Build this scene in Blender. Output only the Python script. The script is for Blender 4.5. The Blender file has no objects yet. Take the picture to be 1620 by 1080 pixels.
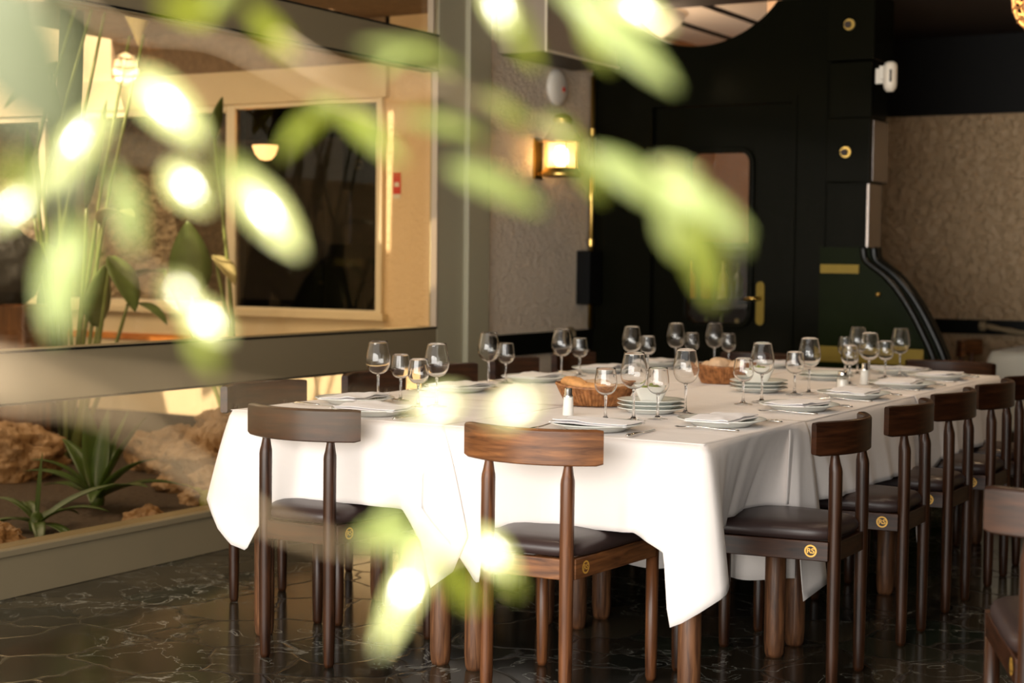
import bpy, math, random
from mathutils import Vector, Matrix, noise
sc = bpy.context.scene
COL = sc.collection
PI = math.pi
R = math.radians

# ------------------------------------------------------------------ camera
CAM_H = 1.25
def make_camera():
    pit, rol, yaw = -0.0517108, 0.0108361, 0.5333863
    cy, sy = math.cos(yaw), math.sin(yaw)
    fwd = Vector((-sy*math.cos(pit), cy*math.cos(pit), math.sin(pit)))
    r = Vector((cy, sy, 0)); u = r.cross(fwd)
    r2 = math.cos(rol)*r + math.sin(rol)*u
    u2 = -math.sin(rol)*r + math.cos(rol)*u
    cd = bpy.data.cameras.new('camera'); co = bpy.data.objects.new('camera', cd)
    COL.objects.link(co)
    m = Matrix((r2, u2, -fwd)).transposed().to_4x4()
    m.translation = Vector((0, 0, CAM_H))
    co.matrix_world = m
    cd.sensor_width = 36; cd.lens = 56.32
    cd.clip_start = .02; cd.clip_end = 200
    cd.dof.use_dof = True; cd.dof.focus_distance = 4.75; cd.dof.aperture_fstop = 2.7
    sc.camera = co
make_camera()

# ------------------------------------------------------------------ world, sun, exposure
sc.view_settings.view_transform = 'Standard'
sc.view_settings.look = 'None'
sc.view_settings.exposure = 0.38
sc.view_settings.gamma = 1.0
sc.view_settings.use_curve_mapping = False
try:
    sc.cycles.use_denoising = True
    sc.cycles.max_bounces = 12
    sc.cycles.transmission_bounces = 12
    sc.cycles.transparent_max_bounces = 24
    sc.cycles.sample_clamp_indirect = 6
except Exception:
    pass
w = bpy.data.worlds.new('world'); sc.world = w; w.use_nodes = True
nt = w.node_tree; nt.nodes.clear()
out = nt.nodes.new('ShaderNodeOutputWorld'); bg = nt.nodes.new('ShaderNodeBackground')
sky = nt.nodes.new('ShaderNodeTexSky'); sky.sky_type = 'HOSEK_WILKIE'
SUN_DIR = Vector((-0.25, -0.52, 0.82)).normalized()
sky.sun_direction = SUN_DIR; sky.turbidity = 3.5
mixw = nt.nodes.new('ShaderNodeMixRGB'); mixw.inputs[0].default_value = .6
mixw.inputs[2].default_value = (1.0, .96, .88, 1)
nt.links.new(sky.outputs[0], mixw.inputs[1]); nt.links.new(mixw.outputs[0], bg.inputs[0])
bg.inputs[1].default_value = 1.6
nt.links.new(bg.outputs[0], out.inputs[0])

def light(name, kind, loc, energy, color=(1, 1, 1), **k):
    d = bpy.data.lights.new(name, kind); o = bpy.data.objects.new(name, d); COL.objects.link(o)
    o.location = loc; d.energy = energy; d.color = color
    for a, v in k.items():
        if a == 'dir': o.rotation_euler = Vector(v).to_track_quat('-Z', 'Y').to_euler()
        else: setattr(d, a, v)
    return o
light('sun', 'SUN', (-3, -6, 9), 9.0, (1.0, .94, .82), angle=R(.8), dir=-SUN_DIR)
# daylight entering through the wide terrace opening behind the camera
light('terrace_daylight', 'AREA', (-2.2, -1.2, 1.5), 330, (1.0, .96, .9), shape='RECTANGLE', size=5.6, size_y=2.4, dir=(-.02, 1, .0))

# ------------------------------------------------------------------ helpers
def tag(o, label=None, cat=None, group=None, kind=None):
    if label: o['label'] = label
    if cat: o['category'] = cat
    if group: o['group'] = group
    if kind: o['kind'] = kind
    return o
def empty(name, loc=(0, 0, 0), rz=0.0, label=None, cat=None, group=None):
    o = bpy.data.objects.new(name, None); COL.objects.link(o)
    o.location = loc; o.rotation_euler = (0, 0, rz); o.empty_display_size = .05
    return tag(o, label, cat, group)
def kids(o): return [c for c in bpy.data.objects if c.parent == o]
def copy_tree(o, parent=None):
    c = o.copy(); COL.objects.link(c); c.parent = parent
    for ch in kids(o): copy_tree(ch, c)
    return c

class MB:
    def __init__(s): s.v = []; s.f = []
    def add(s, vs, fs):
        n = len(s.v); s.v += [tuple(p) for p in vs]; s.f += [tuple(i+n for i in f) for f in fs]; return s
    def box(s, x0, y0, z0, x1, y1, z1):
        return s.add([(x0,y0,z0),(x1,y0,z0),(x1,y1,z0),(x0,y1,z0),(x0,y0,z1),(x1,y0,z1),(x1,y1,z1),(x0,y1,z1)],
                     [(0,3,2,1),(4,5,6,7),(0,1,5,4),(1,2,6,5),(2,3,7,6),(3,0,4,7)])
    def lathe(s, prof, n=32, c=(0, 0, 0), sx=1, sy=1, caps=False):
        vs = []; fs = []
        for (r, z) in prof:
            for i in range(n):
                a = 2*PI*i/n; vs.append((c[0]+r*math.cos(a)*sx, c[1]+r*math.sin(a)*sy, c[2]+z))
        for j in range(len(prof)-1):
            for i in range(n):
                k = (i+1) % n; fs.append((j*n+i, j*n+k, (j+1)*n+k, (j+1)*n+i))
        if caps:
            fs.append(tuple(range(n))[::-1]); m = (len(prof)-1)*n; fs.append(tuple(m+i for i in range(n)))
        return s.add(vs, fs)
    def tube(s, pts, rad, n=10, cap=True, flat=1.0):
        pts = [Vector(p) for p in pts]
        if not hasattr(rad, '__len__'): rad = [rad]*len(pts)
        vs = []; fs = []; up = None
        for i, p in enumerate(pts):
            t = (pts[min(i+1, len(pts)-1)]-pts[max(i-1, 0)]).normalized()
            if up is None:
                up = Vector((0, 0, 1)) if abs(t.z) < .9 else Vector((1, 0, 0))
            a = t.cross(up).normalized(); b = a.cross(t).normalized(); up = b
            for k in range(n):
                g = 2*PI*k/n; vs.append(p+a*math.cos(g)*rad[i]+b*math.sin(g)*rad[i]*flat)
        for j in range(len(pts)-1):
            for k in range(n):
                k2 = (k+1) % n; fs.append((j*n+k, j*n+k2, (j+1)*n+k2, (j+1)*n+k))
        if cap:
            fs.append(tuple(range(n))[::-1]); m = (len(pts)-1)*n; fs.append(tuple(m+i for i in range(n)))
        return s.add(vs, fs)
    def grid(s, rows, flip=False):
        m = len(rows[0]); vs = [p for r in rows for p in r]; fs = []
        for j in range(len(rows)-1):
            for i in range(m-1):
                q = (j*m+i, j*m+i+1, (j+1)*m+i+1, (j+1)*m+i); fs.append(q[::-1] if flip else q)
        return s.add(vs, fs)
    def prism(s, poly, axis, a, b):
        n = len(poly)
        def mk(p, q):
            if axis == 'x': return (q, p[0], p[1])
            if axis == 'y': return (p[0], q, p[1])
            return (p[0], p[1], q)
        vs = [mk(p, a) for p in poly]+[mk(p, b) for p in poly]
        fs = [tuple(range(n))[::-1], tuple(n+i for i in range(n))]+[(i, (i+1) % n, n+(i+1) % n, n+i) for i in range(n)]
        return s.add(vs, fs)
    def build(s, name, mat, parent=None, smooth=False, bevel=0, solid=0, sub=0, loc=None, fix=True):
        me = bpy.data.meshes.new(name); me.from_pydata(s.v, [], s.f); me.validate(); me.update()
        if fix:
            import bmesh
            bm = bmesh.new(); bm.from_mesh(me); bmesh.ops.recalc_face_normals(bm, faces=bm.faces); bm.to_mesh(me); bm.free()
        me.materials.append(mat)
        o = bpy.data.objects.new(name, me); COL.objects.link(o)
        if smooth:
            for p in me.polygons: p.use_smooth = True
        if solid:
            m = o.modifiers.new('solid', 'SOLIDIFY'); m.thickness = solid; m.offset = 0
        if bevel:
            m = o.modifiers.new('bevel', 'BEVEL'); m.width = bevel; m.segments = 3; m.limit_method = 'ANGLE'; m.angle_limit = R(35)
            for p in me.polygons: p.use_smooth = True
            try: m.harden_normals = True
            except Exception: pass
        if sub:
            m = o.modifiers.new('sub', 'SUBSURF'); m.levels = sub; m.render_levels = sub
        if loc: o.location = loc
        if parent: o.parent = parent
        return o
def bx(*a): return MB().box(*a)

# ------------------------------------------------------------------ materials
MATS = {}
def newmat(name):
    m = bpy.data.materials.new(name); m.use_nodes = True
    MATS[name] = m; return m, m.node_tree, m.node_tree.nodes['Principled BSDF']
def N(nt, t, **k):
    n = nt.nodes.new(t)
    for a, v in k.items():
        if a in n.inputs.keys(): n.inputs[a].default_value = v
        else: setattr(n, a, v)
    return n
def col4(c): return (c[0], c[1], c[2], 1)
def simple(name, c, rough=.5, metal=0, spec=.5, bump=0, bscale=40, vary=0, coat=0, sheen=0, stretch=(1, 1, 1), bdist=.002):
    m, nt, b = newmat(name)
    b.inputs['Base Color'].default_value = col4(c); b.inputs['Roughness'].default_value = rough
    b.inputs['Metallic'].default_value = metal; b.inputs['Specular IOR Level'].default_value = spec
    b.inputs['Coat Weight'].default_value = coat; b.inputs['Sheen Weight'].default_value = sheen
    if bump or vary:
        tc = N(nt, 'ShaderNodeTexCoord'); mp = N(nt, 'ShaderNodeMapping'); mp.inputs['Scale'].default_value = stretch
        nt.links.new(tc.outputs['Object'], mp.inputs[0])
        no = N(nt, 'ShaderNodeTexNoise'); no.inputs['Scale'].default_value = bscale; no.inputs['Detail'].default_value = 4
        nt.links.new(mp.outputs[0], no.inputs['Vector'])
        if bump:
            bp = N(nt, 'ShaderNodeBump'); bp.inputs['Strength'].default_value = bump; bp.inputs['Distance'].default_value = bdist
            nt.links.new(no.outputs[0], bp.inputs['Height']); nt.links.new(bp.outputs[0], b.inputs['Normal'])
        if vary:
            mx = N(nt, 'ShaderNodeMixRGB'); mx.inputs[1].default_value = col4([x*(1-vary) for x in c]); mx.inputs[2].default_value = col4([min(1, x*(1+vary)) for x in c])
            nt.links.new(no.outputs[0], mx.inputs[0]); nt.links.new(mx.outputs[0], b.inputs['Base Color'])
    return m
def ramp(nt, stops):
    r = N(nt, 'ShaderNodeValToRGB'); e = r.color_ramp.elements
    e[0].position = stops[0][0]; e[0].color = col4(stops[0][1]); e[1].position = stops[-1][0]; e[1].color = col4(stops[-1][1])
    for p, c in stops[1:-1]:
        x = e.new(p); x.color = col4(c)
    return r
def wood(name, dark, lightc, scale=(2, 2, 26), rough=.36, coat=.10, nscale=3.0):
    m, nt, b = newmat(name)
    tc = N(nt, 'ShaderNodeTexCoord'); mp = N(nt, 'ShaderNodeMapping'); mp.inputs['Scale'].default_value = scale
    nt.links.new(tc.outputs['Object'], mp.inputs[0])
    no = N(nt, 'ShaderNodeTexNoise'); no.inputs['Scale'].default_value = nscale; no.inputs['Detail'].default_value = 7; no.inputs['Distortion'].default_value = .6
    nt.links.new(mp.outputs[0], no.inputs['Vector'])
    rp = ramp(nt, [(.32, dark), (.52, [(a+c)/2 for a, c in zip(dark, lightc)]), (.7, lightc)])
    nt.links.new(no.outputs[0], rp.inputs[0]); nt.links.new(rp.outputs[0], b.inputs['Base Color'])
    b.inputs['Roughness'].default_value = rough; b.inputs['Specular IOR Level'].default_value = .3; b.inputs['Coat Weight'].default_value = coat; b.inputs['Coat Roughness'].default_value = .18
    bp = N(nt, 'ShaderNodeBump'); bp.inputs['Strength'].default_value = .08; bp.inputs['Distance'].default_value = .001
    nt.links.new(no.outputs[0], bp.inputs['Height']); nt.links.new(bp.outputs[0], b.inputs['Normal'])
    return m
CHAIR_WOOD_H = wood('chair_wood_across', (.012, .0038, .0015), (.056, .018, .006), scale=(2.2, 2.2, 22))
LIT_WOOD_H = wood('lit_chair_wood_across', (.060, .020, .007), (.26, .10, .032), scale=(2.2, 2.2, 22))  # front chair's copy of the wood, brightened for the strong light on it
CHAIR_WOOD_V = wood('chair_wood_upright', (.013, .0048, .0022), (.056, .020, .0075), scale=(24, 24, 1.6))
LIT_WOOD_V = wood('lit_chair_wood_upright', (.050, .017, .007), (.18, .065, .022), scale=(24, 24, 1.6))  # same brightened copy, upright grain
TABLE_WOOD = wood('table_leg_wood', (.05, .02, .01), (.20, .085, .035), scale=(26, 26, 2.5), rough=.45, coat=.1)
ORANGE_WOOD = wood('orange_plank_wood', (.5, .16, .03), (.75, .3, .07), scale=(1, 10, 10))
BROWN_POST = wood('brown_post_wood', (.05, .02, .008), (.13, .055, .02), scale=(14, 14, 1.5))
HEDGE = simple('hedge_foliage', (.05, .09, .02), .7, bump=1, bscale=12, vary=.7, bdist=.1)
BARK = simple('palm_bark', (.05, .04, .025), .8, bump=.6, bscale=30, vary=.4, stretch=(1, 1, .3))
LEATHER = simple('brown_leather', (.038, .023, .021), .36, spec=.4, bump=.12, bscale=300, bdist=.0005)
GOLD = simple('gold_inlay', (.72, .40, .07), .35, metal=.3)
BRASS = simple('aged_brass', (.55, .36, .10), .28, metal=1, bump=.1, bscale=60)
BRASS_PAINT = simple('yellow_brass_strip', (.17, .115, .014), .4, metal=.3, spec=.2, vary=.15, bscale=20)
CHROME = simple('polished_steel', (.80, .78, .75), .22, metal=1)
PORCELAIN = simple('white_porcelain', (.80, .82, .77), .12, spec=.6)  # slight green tint stands for green reflected on the plates
BOWLM = simple('white_bowl_glaze', (.82, .80, .74), .15)
OLIVE = simple('green_olive_skin', (.25, .30, .05), .25)
SALT = simple('white_salt', (.85, .83, .78), .7)
GREEN_PAINT = simple('dark_green_gloss_paint', (.0048, .0048, .0026), .13, spec=.035)
GREEN_PANEL = simple('deep_green_panel_paint', (.0060, .0095, .002), .2, spec=.035, vary=.3, bscale=5)
POST_LIT = simple('lit_olive_post_paint', (.36, .33, .23), .42, spec=.35)  # frame paint lightened where the post catches more light
BLACK = simple('black_paint', (.003, .003, .003), .6, spec=.15)
BLACK_GLOSS = simple('black_trim_gloss', (.005, .005, .004), .28, spec=.25)
DARK_BROWN = simple('dark_brown_ceiling_paint', (.020, .008, .004), .6)
BRUSHED = simple('brushed_metal_edge', (.30, .26, .24), .25, metal=1, bump=.1, bscale=80, stretch=(1, 1, .1))
FRAME = simple('olive_grey_frame_paint', (.205, .165, .100), .42, spec=.25)
CREAM = simple('cream_window_surround', (.76, .63, .44), .45, vary=.06, bscale=4)
CREAM_METAL = simple('cream_aluminium', (.78, .68, .52), .3)
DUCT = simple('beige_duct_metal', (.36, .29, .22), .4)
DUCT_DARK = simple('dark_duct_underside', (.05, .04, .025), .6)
WHITE_PLASTIC = simple('white_plastic', (.75, .70, .62), .4)
RED = simple('red_print', (.65, .04, .02), .4)
BREAD = simple('golden_bread_crust', (.62, .30, .10), .65, bump=.5, bscale=45, vary=.45, bdist=.004)
BREAD2 = simple('floury_bread_crust', (.62, .42, .26), .75, bump=.5, bscale=55, vary=.3, bdist=.004)
SOIL = simple('garden_soil', (.036, .019, .009), .9, bump=1, bscale=30, vary=.5, bdist=.02)
ROPE = simple('pale_rope', (.28, .21, .12), .85, bump=.8, bscale=90, vary=.3, stretch=(1, 1, 1))
PAVING = simple('pale_terrace_paving', (.45, .40, .32), .7, vary=.15, bscale=6)
ROOM_BROWN = simple('brown_back_room_wall', (.34, .17, .07), .7, bump=.4, bscale=20, vary=.2)
BACK_CEIL = simple('beige_back_room_ceiling', (.42, .33, .25), .5)
TWIGM = simple('sunlit_twig_bark', (.42, .32, .20), .5, bump=.4, bscale=120, vary=.3)

def stucco(name, c, scale=26, strength=.9, dist=.012, warm=.1):
    m, nt, b = newmat(name)
    tc = N(nt, 'ShaderNodeTexCoord')
    vo = N(nt, 'ShaderNodeTexVoronoi', feature='SMOOTH_F1'); vo.inputs['Scale'].default_value = scale
    no = N(nt, 'ShaderNodeTexNoise'); no.inputs['Scale'].default_value = scale*.8; no.inputs['Detail'].default_value = 5
    nt.links.new(tc.outputs['Object'], no.inputs['Vector'])
    add = N(nt, 'ShaderNodeMixRGB'); add.inputs[0].default_value = .12
    nt.links.new(tc.outputs['Object'], add.inputs[1]); nt.links.new(no.outputs['Color'], add.inputs[2]); nt.links.new(add.outputs[0], vo.inputs['Vector'])
    mt = N(nt, 'ShaderNodeMath', operation='ADD'); nt.links.new(vo.outputs['Distance'], mt.inputs[0]); nt.links.new(no.outputs[0], mt.inputs[1])
    bp = N(nt, 'ShaderNodeBump'); bp.inputs['Strength'].default_value = strength; bp.inputs['Distance'].default_value = dist
    nt.links.new(mt.outputs[0], bp.inputs['Height']); nt.links.new(bp.outputs[0], b.inputs['Normal'])
    b.inputs['Base Color'].default_value = col4(c); b.inputs['Roughness'].default_value = .55
    return m
STUCCO = stucco('rough_beige_stucco', (.78, .66, .52), 42, 1.0, .016)
STUCCO_R = stucco('rough_tan_stucco', (.44, .30, .17), 26, 1.0, .025)
STUCCO_O = stucco('warm_courtyard_stucco', (.80, .60, .38), 40, .7, .008)
ROCK = stucco('porous_tan_rock', (.25, .145, .07), 14, 1.0, .05)
DARKROCK = stucco('dark_grey_stone', (.05, .05, .05), 9, .6, .02)
PANE_REFLECTION = simple('dark_pane_reflection', (.17, .125, .085), .8, bump=1, bscale=18, vary=.95, bdist=.06)  # mottling stands for gravel and foliage reflected in the pane

def marble():
    m, nt, b = newmat('dark_crazy_marble')
    tc = N(nt, 'ShaderNodeTexCoord'); mp = N(nt, 'ShaderNodeMapping'); nt.links.new(tc.outputs['Object'], mp.inputs[0])
    no = N(nt, 'ShaderNodeTexNoise'); no.inputs['Scale'].default_value = 2.2; no.inputs['Detail'].default_value = 3
    nt.links.new(mp.outputs[0], no.inputs['Vector'])
    mx = N(nt, 'ShaderNodeMixRGB'); mx.inputs[0].default_value = .26
    nt.links.new(mp.outputs[0], mx.inputs[1]); nt.links.new(no.outputs['Color'], mx.inputs[2])
    v1 = N(nt, 'ShaderNodeTexVoronoi', feature='DISTANCE_TO_EDGE'); v1.inputs['Scale'].default_value = 4.3; nt.links.new(mx.outputs[0], v1.inputs['Vector'])
    v2 = N(nt, 'ShaderNodeTexVoronoi', feature='F1'); v2.inputs['Scale'].default_value = 4.3; nt.links.new(mx.outputs[0], v2.inputs['Vector'])
    r1 = ramp(nt, [(0.0, (1, 1, 1)), (.008, (1, 1, 1)), (.03, (0, 0, 0))]); nt.links.new(v1.outputs['Distance'], r1.inputs[0])
    # fine white veins
    n2 = N(nt, 'ShaderNodeTexNoise'); n2.inputs['Scale'].default_value = 5; n2.inputs['Detail'].default_value = 6; n2.inputs['Distortion'].default_value = 1.5
    nt.links.new(mp.outputs[0], n2.inputs['Vector'])
    r2 = ramp(nt, [(.488, (0, 0, 0)), (.5, (1, 1, 1)), (.512, (0, 0, 0))]); nt.links.new(n2.outputs[0], r2.inputs[0])
    sep = N(nt, 'ShaderNodeSeparateColor'); nt.links.new(v2.outputs['Color'], sep.inputs[0])
    tile = ramp(nt, [(0, (.008, .011, .009)), (.4, (.022, .017, .011)), (.7, (.045, .036, .022)), (1, (.012, .018, .012))]); nt.links.new(sep.outputs[0], tile.inputs[0])
    n3 = N(nt, 'ShaderNodeTexNoise'); n3.inputs['Scale'].default_value = 1.6; nt.links.new(mp.outputs[0], n3.inputs['Vector'])
    r3 = ramp(nt, [(.42, (0, 0, 0)), (.62, (1, 1, 1))]); nt.links.new(n3.outputs[0], r3.inputs[0])
    ml = N(nt, 'ShaderNodeMath', operation='MULTIPLY'); nt.links.new(r2.outputs[0], ml.inputs[0]); nt.links.new(r3.outputs[0], ml.inputs[1])
    c1 = N(nt, 'ShaderNodeMixRGB'); c1.inputs[2].default_value = (.026, .022, .016, 1); nt.links.new(r1.outputs[0], c1.inputs[0]); nt.links.new(tile.outputs[0], c1.inputs[1])
    c2 = N(nt, 'ShaderNodeMixRGB'); c2.inputs[2].default_value = (.34, .33, .28, 1); nt.links.new(ml.outputs[0], c2.inputs[0]); nt.links.new(c1.outputs[0], c2.inputs[1])
    nt.links.new(c2.outputs[0], b.inputs['Base Color'])
    rr = N(nt, 'ShaderNodeMapRange'); rr.inputs['To Min'].default_value = .14; rr.inputs['To Max'].default_value = .28
    nt.links.new(r1.outputs[0], rr.inputs['Value']); nt.links.new(rr.outputs[0], b.inputs['Roughness'])
    bp = N(nt, 'ShaderNodeBump'); bp.inputs['Strength'].default_value = .25; bp.inputs['Distance'].default_value = .003; bp.invert = True
    nt.links.new(r1.outputs[0], bp.inputs['Height']); nt.links.new(bp.outputs[0], b.inputs['Normal'])
    return m
MARBLE = marble()

def clothmat(name, c, trans=.15):
    m, nt, b = newmat(name)
    b.inputs['Base Color'].default_value = col4(c); b.inputs['Roughness'].default_value = .85
    b.inputs['Sheen Weight'].default_value = .15; b.inputs['Specular IOR Level'].default_value = .2
    tc = N(nt, 'ShaderNodeTexCoord'); no = N(nt, 'ShaderNodeTexNoise'); no.inputs['Scale'].default_value = 9; no.inputs['Detail'].default_value = 3
    nt.links.new(tc.outputs['Object'], no.inputs['Vector'])
    bp = N(nt, 'ShaderNodeBump'); bp.inputs['Strength'].default_value = .35; bp.inputs['Distance'].default_value = .01
    nt.links.new(no.outputs[0], bp.inputs['Height']); nt.links.new(bp.outputs[0], b.inputs['Normal'])
    return m
CLOTH = clothmat('white_table_linen', (.82, .755, .72))
CLOTH_FAR = clothmat('ivory_table_linen', (.62, .60, .52))
NAPKIN = clothmat('white_napkin_linen', (.86, .83, .84))

def leafmat(name, c, tcol, rough=.25, tr=.45, stripes=0, spec=.5):
    m, nt, b = newmat(name)
    o = [n for n in nt.nodes if n.type == 'OUTPUT_MATERIAL'][0]
    b.inputs['Roughness'].default_value = rough; b.inputs['Specular IOR Level'].default_value = spec
    tc = N(nt, 'ShaderNodeTexCoord'); no = N(nt, 'ShaderNodeTexNoise'); no.inputs['Scale'].default_value = 14
    nt.links.new(tc.outputs['Object'], no.inputs['Vector'])
    rp = ramp(nt, [(.3, [x*.75 for x in c]), (.7, c)]); nt.links.new(no.outputs[0], rp.inputs[0]); nt.links.new(rp.outputs[0], b.inputs['Base Color'])
    t = N(nt, 'ShaderNodeBsdfTranslucent'); t.inputs[0].default_value = col4(tcol)
    mx = N(nt, 'ShaderNodeMixShader'); mx.inputs[0].default_value = tr
    nt.links.new(b.outputs[0], mx.inputs[1]); nt.links.new(t.outputs[0], mx.inputs[2]); nt.links.new(mx.outputs[0], o.inputs[0])
    return m
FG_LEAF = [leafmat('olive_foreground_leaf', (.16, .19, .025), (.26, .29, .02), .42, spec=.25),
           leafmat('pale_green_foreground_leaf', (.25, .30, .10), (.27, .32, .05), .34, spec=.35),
           leafmat('sunlit_foreground_leaf', (.44, .47, .17), (.48, .52, .12), .17, .30, spec=1.0),  # paler copy with the sun's glare put into the leaf colour
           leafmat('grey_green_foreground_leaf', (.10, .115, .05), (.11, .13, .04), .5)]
PLANT = leafmat('strap_leaf_green', (.06, .11, .02), (.09, .14, .015), .35, .25)
PLANT_Y = leafmat('yellow_green_leaf', (.40, .42, .05), (.45, .45, .05), .35, .5)
PADDLE = leafmat('paddle_leaf_green', (.16, .22, .07), (.18, .24, .04), .35, .35)
STEM = simple('green_stem', (.14, .17, .05), .4, vary=.3, bscale=10)
DRY = simple('dry_plant_bract', (.35, .30, .14), .6, vary=.3, bscale=12)

def thin_glass(name, tint, ior=1.45, edge=(.8, .8, .8)):
    m, nt, b = newmat(name); nt.nodes.remove(b)
    o = [n for n in nt.nodes if n.type == 'OUTPUT_MATERIAL'][0]
    tr = N(nt, 'ShaderNodeBsdfTransparent'); gl = N(nt, 'ShaderNodeBsdfGlossy'); gl.inputs['Roughness'].default_value = .01
    lw = N(nt, 'ShaderNodeLayerWeight'); lw.inputs['Blend'].default_value = .35
    cm = N(nt, 'ShaderNodeMixRGB'); cm.inputs[1].default_value = col4(tint); cm.inputs[2].default_value = col4(edge)
    nt.links.new(lw.outputs['Facing'], cm.inputs[0]); nt.links.new(cm.outputs[0], tr.inputs[0])
    # symmetric Schlick reflectance, the same from both sides of the thin wall
    pw = N(nt, 'ShaderNodeMath', operation='POWER'); pw.inputs[1].default_value = 5
    lf = N(nt, 'ShaderNodeLayerWeight'); lf.inputs['Blend'].default_value = .5
    nt.links.new(lf.outputs['Facing'], pw.inputs[0])
    f0 = ((ior-1)/(ior+1))**2
    fr = N(nt, 'ShaderNodeMath', operation='MULTIPLY_ADD'); fr.inputs[1].default_value = 1-f0; fr.inputs[2].default_value = f0
    nt.links.new(pw.outputs[0], fr.inputs[0])
    mx = N(nt, 'ShaderNodeMixShader'); nt.links.new(fr.outputs[0], mx.inputs[0]); nt.links.new(tr.outputs[0], mx.inputs[1]); nt.links.new(gl.outputs[0], mx.inputs[2])
    nt.links.new(mx.outputs[0], o.inputs[0])
    return m
WINE_GLASS = thin_glass('clear_wine_glass', (.985, .985, .98), 1.7, (.88, .87, .85))
PANE = thin_glass('bronze_tinted_pane', (.95, .88, .76), 1.45, (.8, .7, .55))
PANE_C = thin_glass('clear_pane', (.90, .88, .84), 1.3, (.7, .7, .65))
m, nt, b = newmat('blown_wine_glass'); nt.nodes.remove(b)
gb = N(nt, 'ShaderNodeBsdfGlass'); gb.inputs['IOR'].default_value = 1.45; gb.inputs['Roughness'].default_value = 0
nt.links.new(gb.outputs[0], [n for n in nt.nodes if n.type == 'OUTPUT_MATERIAL'][0].inputs[0])
BLOWN = m
m, nt, b = newmat('glass_stem'); b.inputs['Base Color'].default_value = (1, 1, 1, 1); b.inputs['Transmission Weight'].default_value = 1; b.inputs['Roughness'].default_value = .02; b.inputs['IOR'].default_value = 1.5
STEMGLASS = m
m, nt, b = newmat('ribbed_lantern_glass'); b.inputs['Base Color'].default_value = (.9, .75, .5, 1); b.inputs['Roughness'].default_value = .2
_o = [n for n in nt.nodes if n.type == 'OUTPUT_MATERIAL'][0]
_t = N(nt, 'ShaderNodeBsdfTranslucent'); _t.inputs[0].default_value = (1, .8, .45, 1)
_p = N(nt, 'ShaderNodeBsdfTransparent'); _p.inputs[0].default_value = (1, .93, .8, 1)
_m1 = N(nt, 'ShaderNodeMixShader'); _m1.inputs[0].default_value = .5; _m2 = N(nt, 'ShaderNodeMixShader'); _m2.inputs[0].default_value = .12
nt.links.new(_t.outputs[0], _m1.inputs[1]); nt.links.new(_p.outputs[0], _m1.inputs[2]); nt.links.new(_m1.outputs[0], _m2.inputs[1]); nt.links.new(b.outputs[0], _m2.inputs[2]); nt.links.new(_m2.outputs[0], _o.inputs[0])
RIBGLASS = m
def emit(name, c, s):
    m, nt, b = newmat(name); b.inputs['Base Color'].default_value = col4(c); b.inputs['Emission Color'].default_value = col4(c); b.inputs['Emission Strength'].default_value = s
    return m
BULB = emit('warm_bulb', (1, .72, .36), 28)
LAMPSHADE = emit('lit_glass_shade', (1, .62, .32), 3.0)
def wicker(name, c1, c2):
    m, nt, b = newmat(name)
    tc = N(nt, 'ShaderNodeTexCoord'); no = N(nt, 'ShaderNodeTexNoise'); no.inputs['Scale'].default_value = 60
    nt.links.new(tc.outputs['Object'], no.inputs['Vector']); rp = ramp(nt, [(.35, c1), (.65, c2)])
    nt.links.new(no.outputs[0], rp.inputs[0]); nt.links.new(rp.outputs[0], b.inputs['Base Color']); b.inputs['Roughness'].default_value = .55
    return m
WICKER = wicker('brown_wicker', (.20, .075, .022), (.42, .18, .06))
WICKER_L = wicker('pale_cane', (.5, .25, .1), (.7, .4, .16))

# ================================================================== ROOM SHELL
def struct(name, mb, mat, parent=None, **k):
    o = mb.build(name, mat, parent, **k)
    if parent is None: o['kind'] = 'structure'
    return o
WX = -4.48
FY = 8.5      # dark green facade plane
struct('floor', bx(-4.60, 1.2, -.06, 3.2, 11.0, 0), MARBLE)
struct('ground', bx(-9.6, -9, -.10, 6, 1.2, -.002), PAVING)
hg = MB(); hr = []
for j in range(25):
    row = []
    for i in range(141):
        x = -15+20*i/140; z = -.05+3.2*j/24
        q = Vector((x*1.3, z*1.3, 2)); b_ = .35*noise.noise(q)+.2*noise.noise(q*3)
        row.append((x, -7.5+b_-(.5*max(0, z-2.4)**2), z+.25*noise.noise(Vector((x*1.1, 0, 9)))*j/24))
    hr.append(row)
hg.grid(hr); hg.grid([[(x, y-1.2, z) for x, y, z in hr[-1]], hr[-1]])
struct('hedge_backdrop', hg, HEDGE, smooth=True)
struct('ceiling', bx(-4.60, 1.3, 2.70, 3.2, 8.5, 2.82), DARK_BROWN)
struct('ceiling_right', bx(-3.30, 8.5, 2.70, 3.2, 10.5, 2.82), DARK_BROWN)
struct('wall_right', bx(3.2, 1.3, 0, 3.3, 10.5, 2.82), BLACK)

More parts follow.
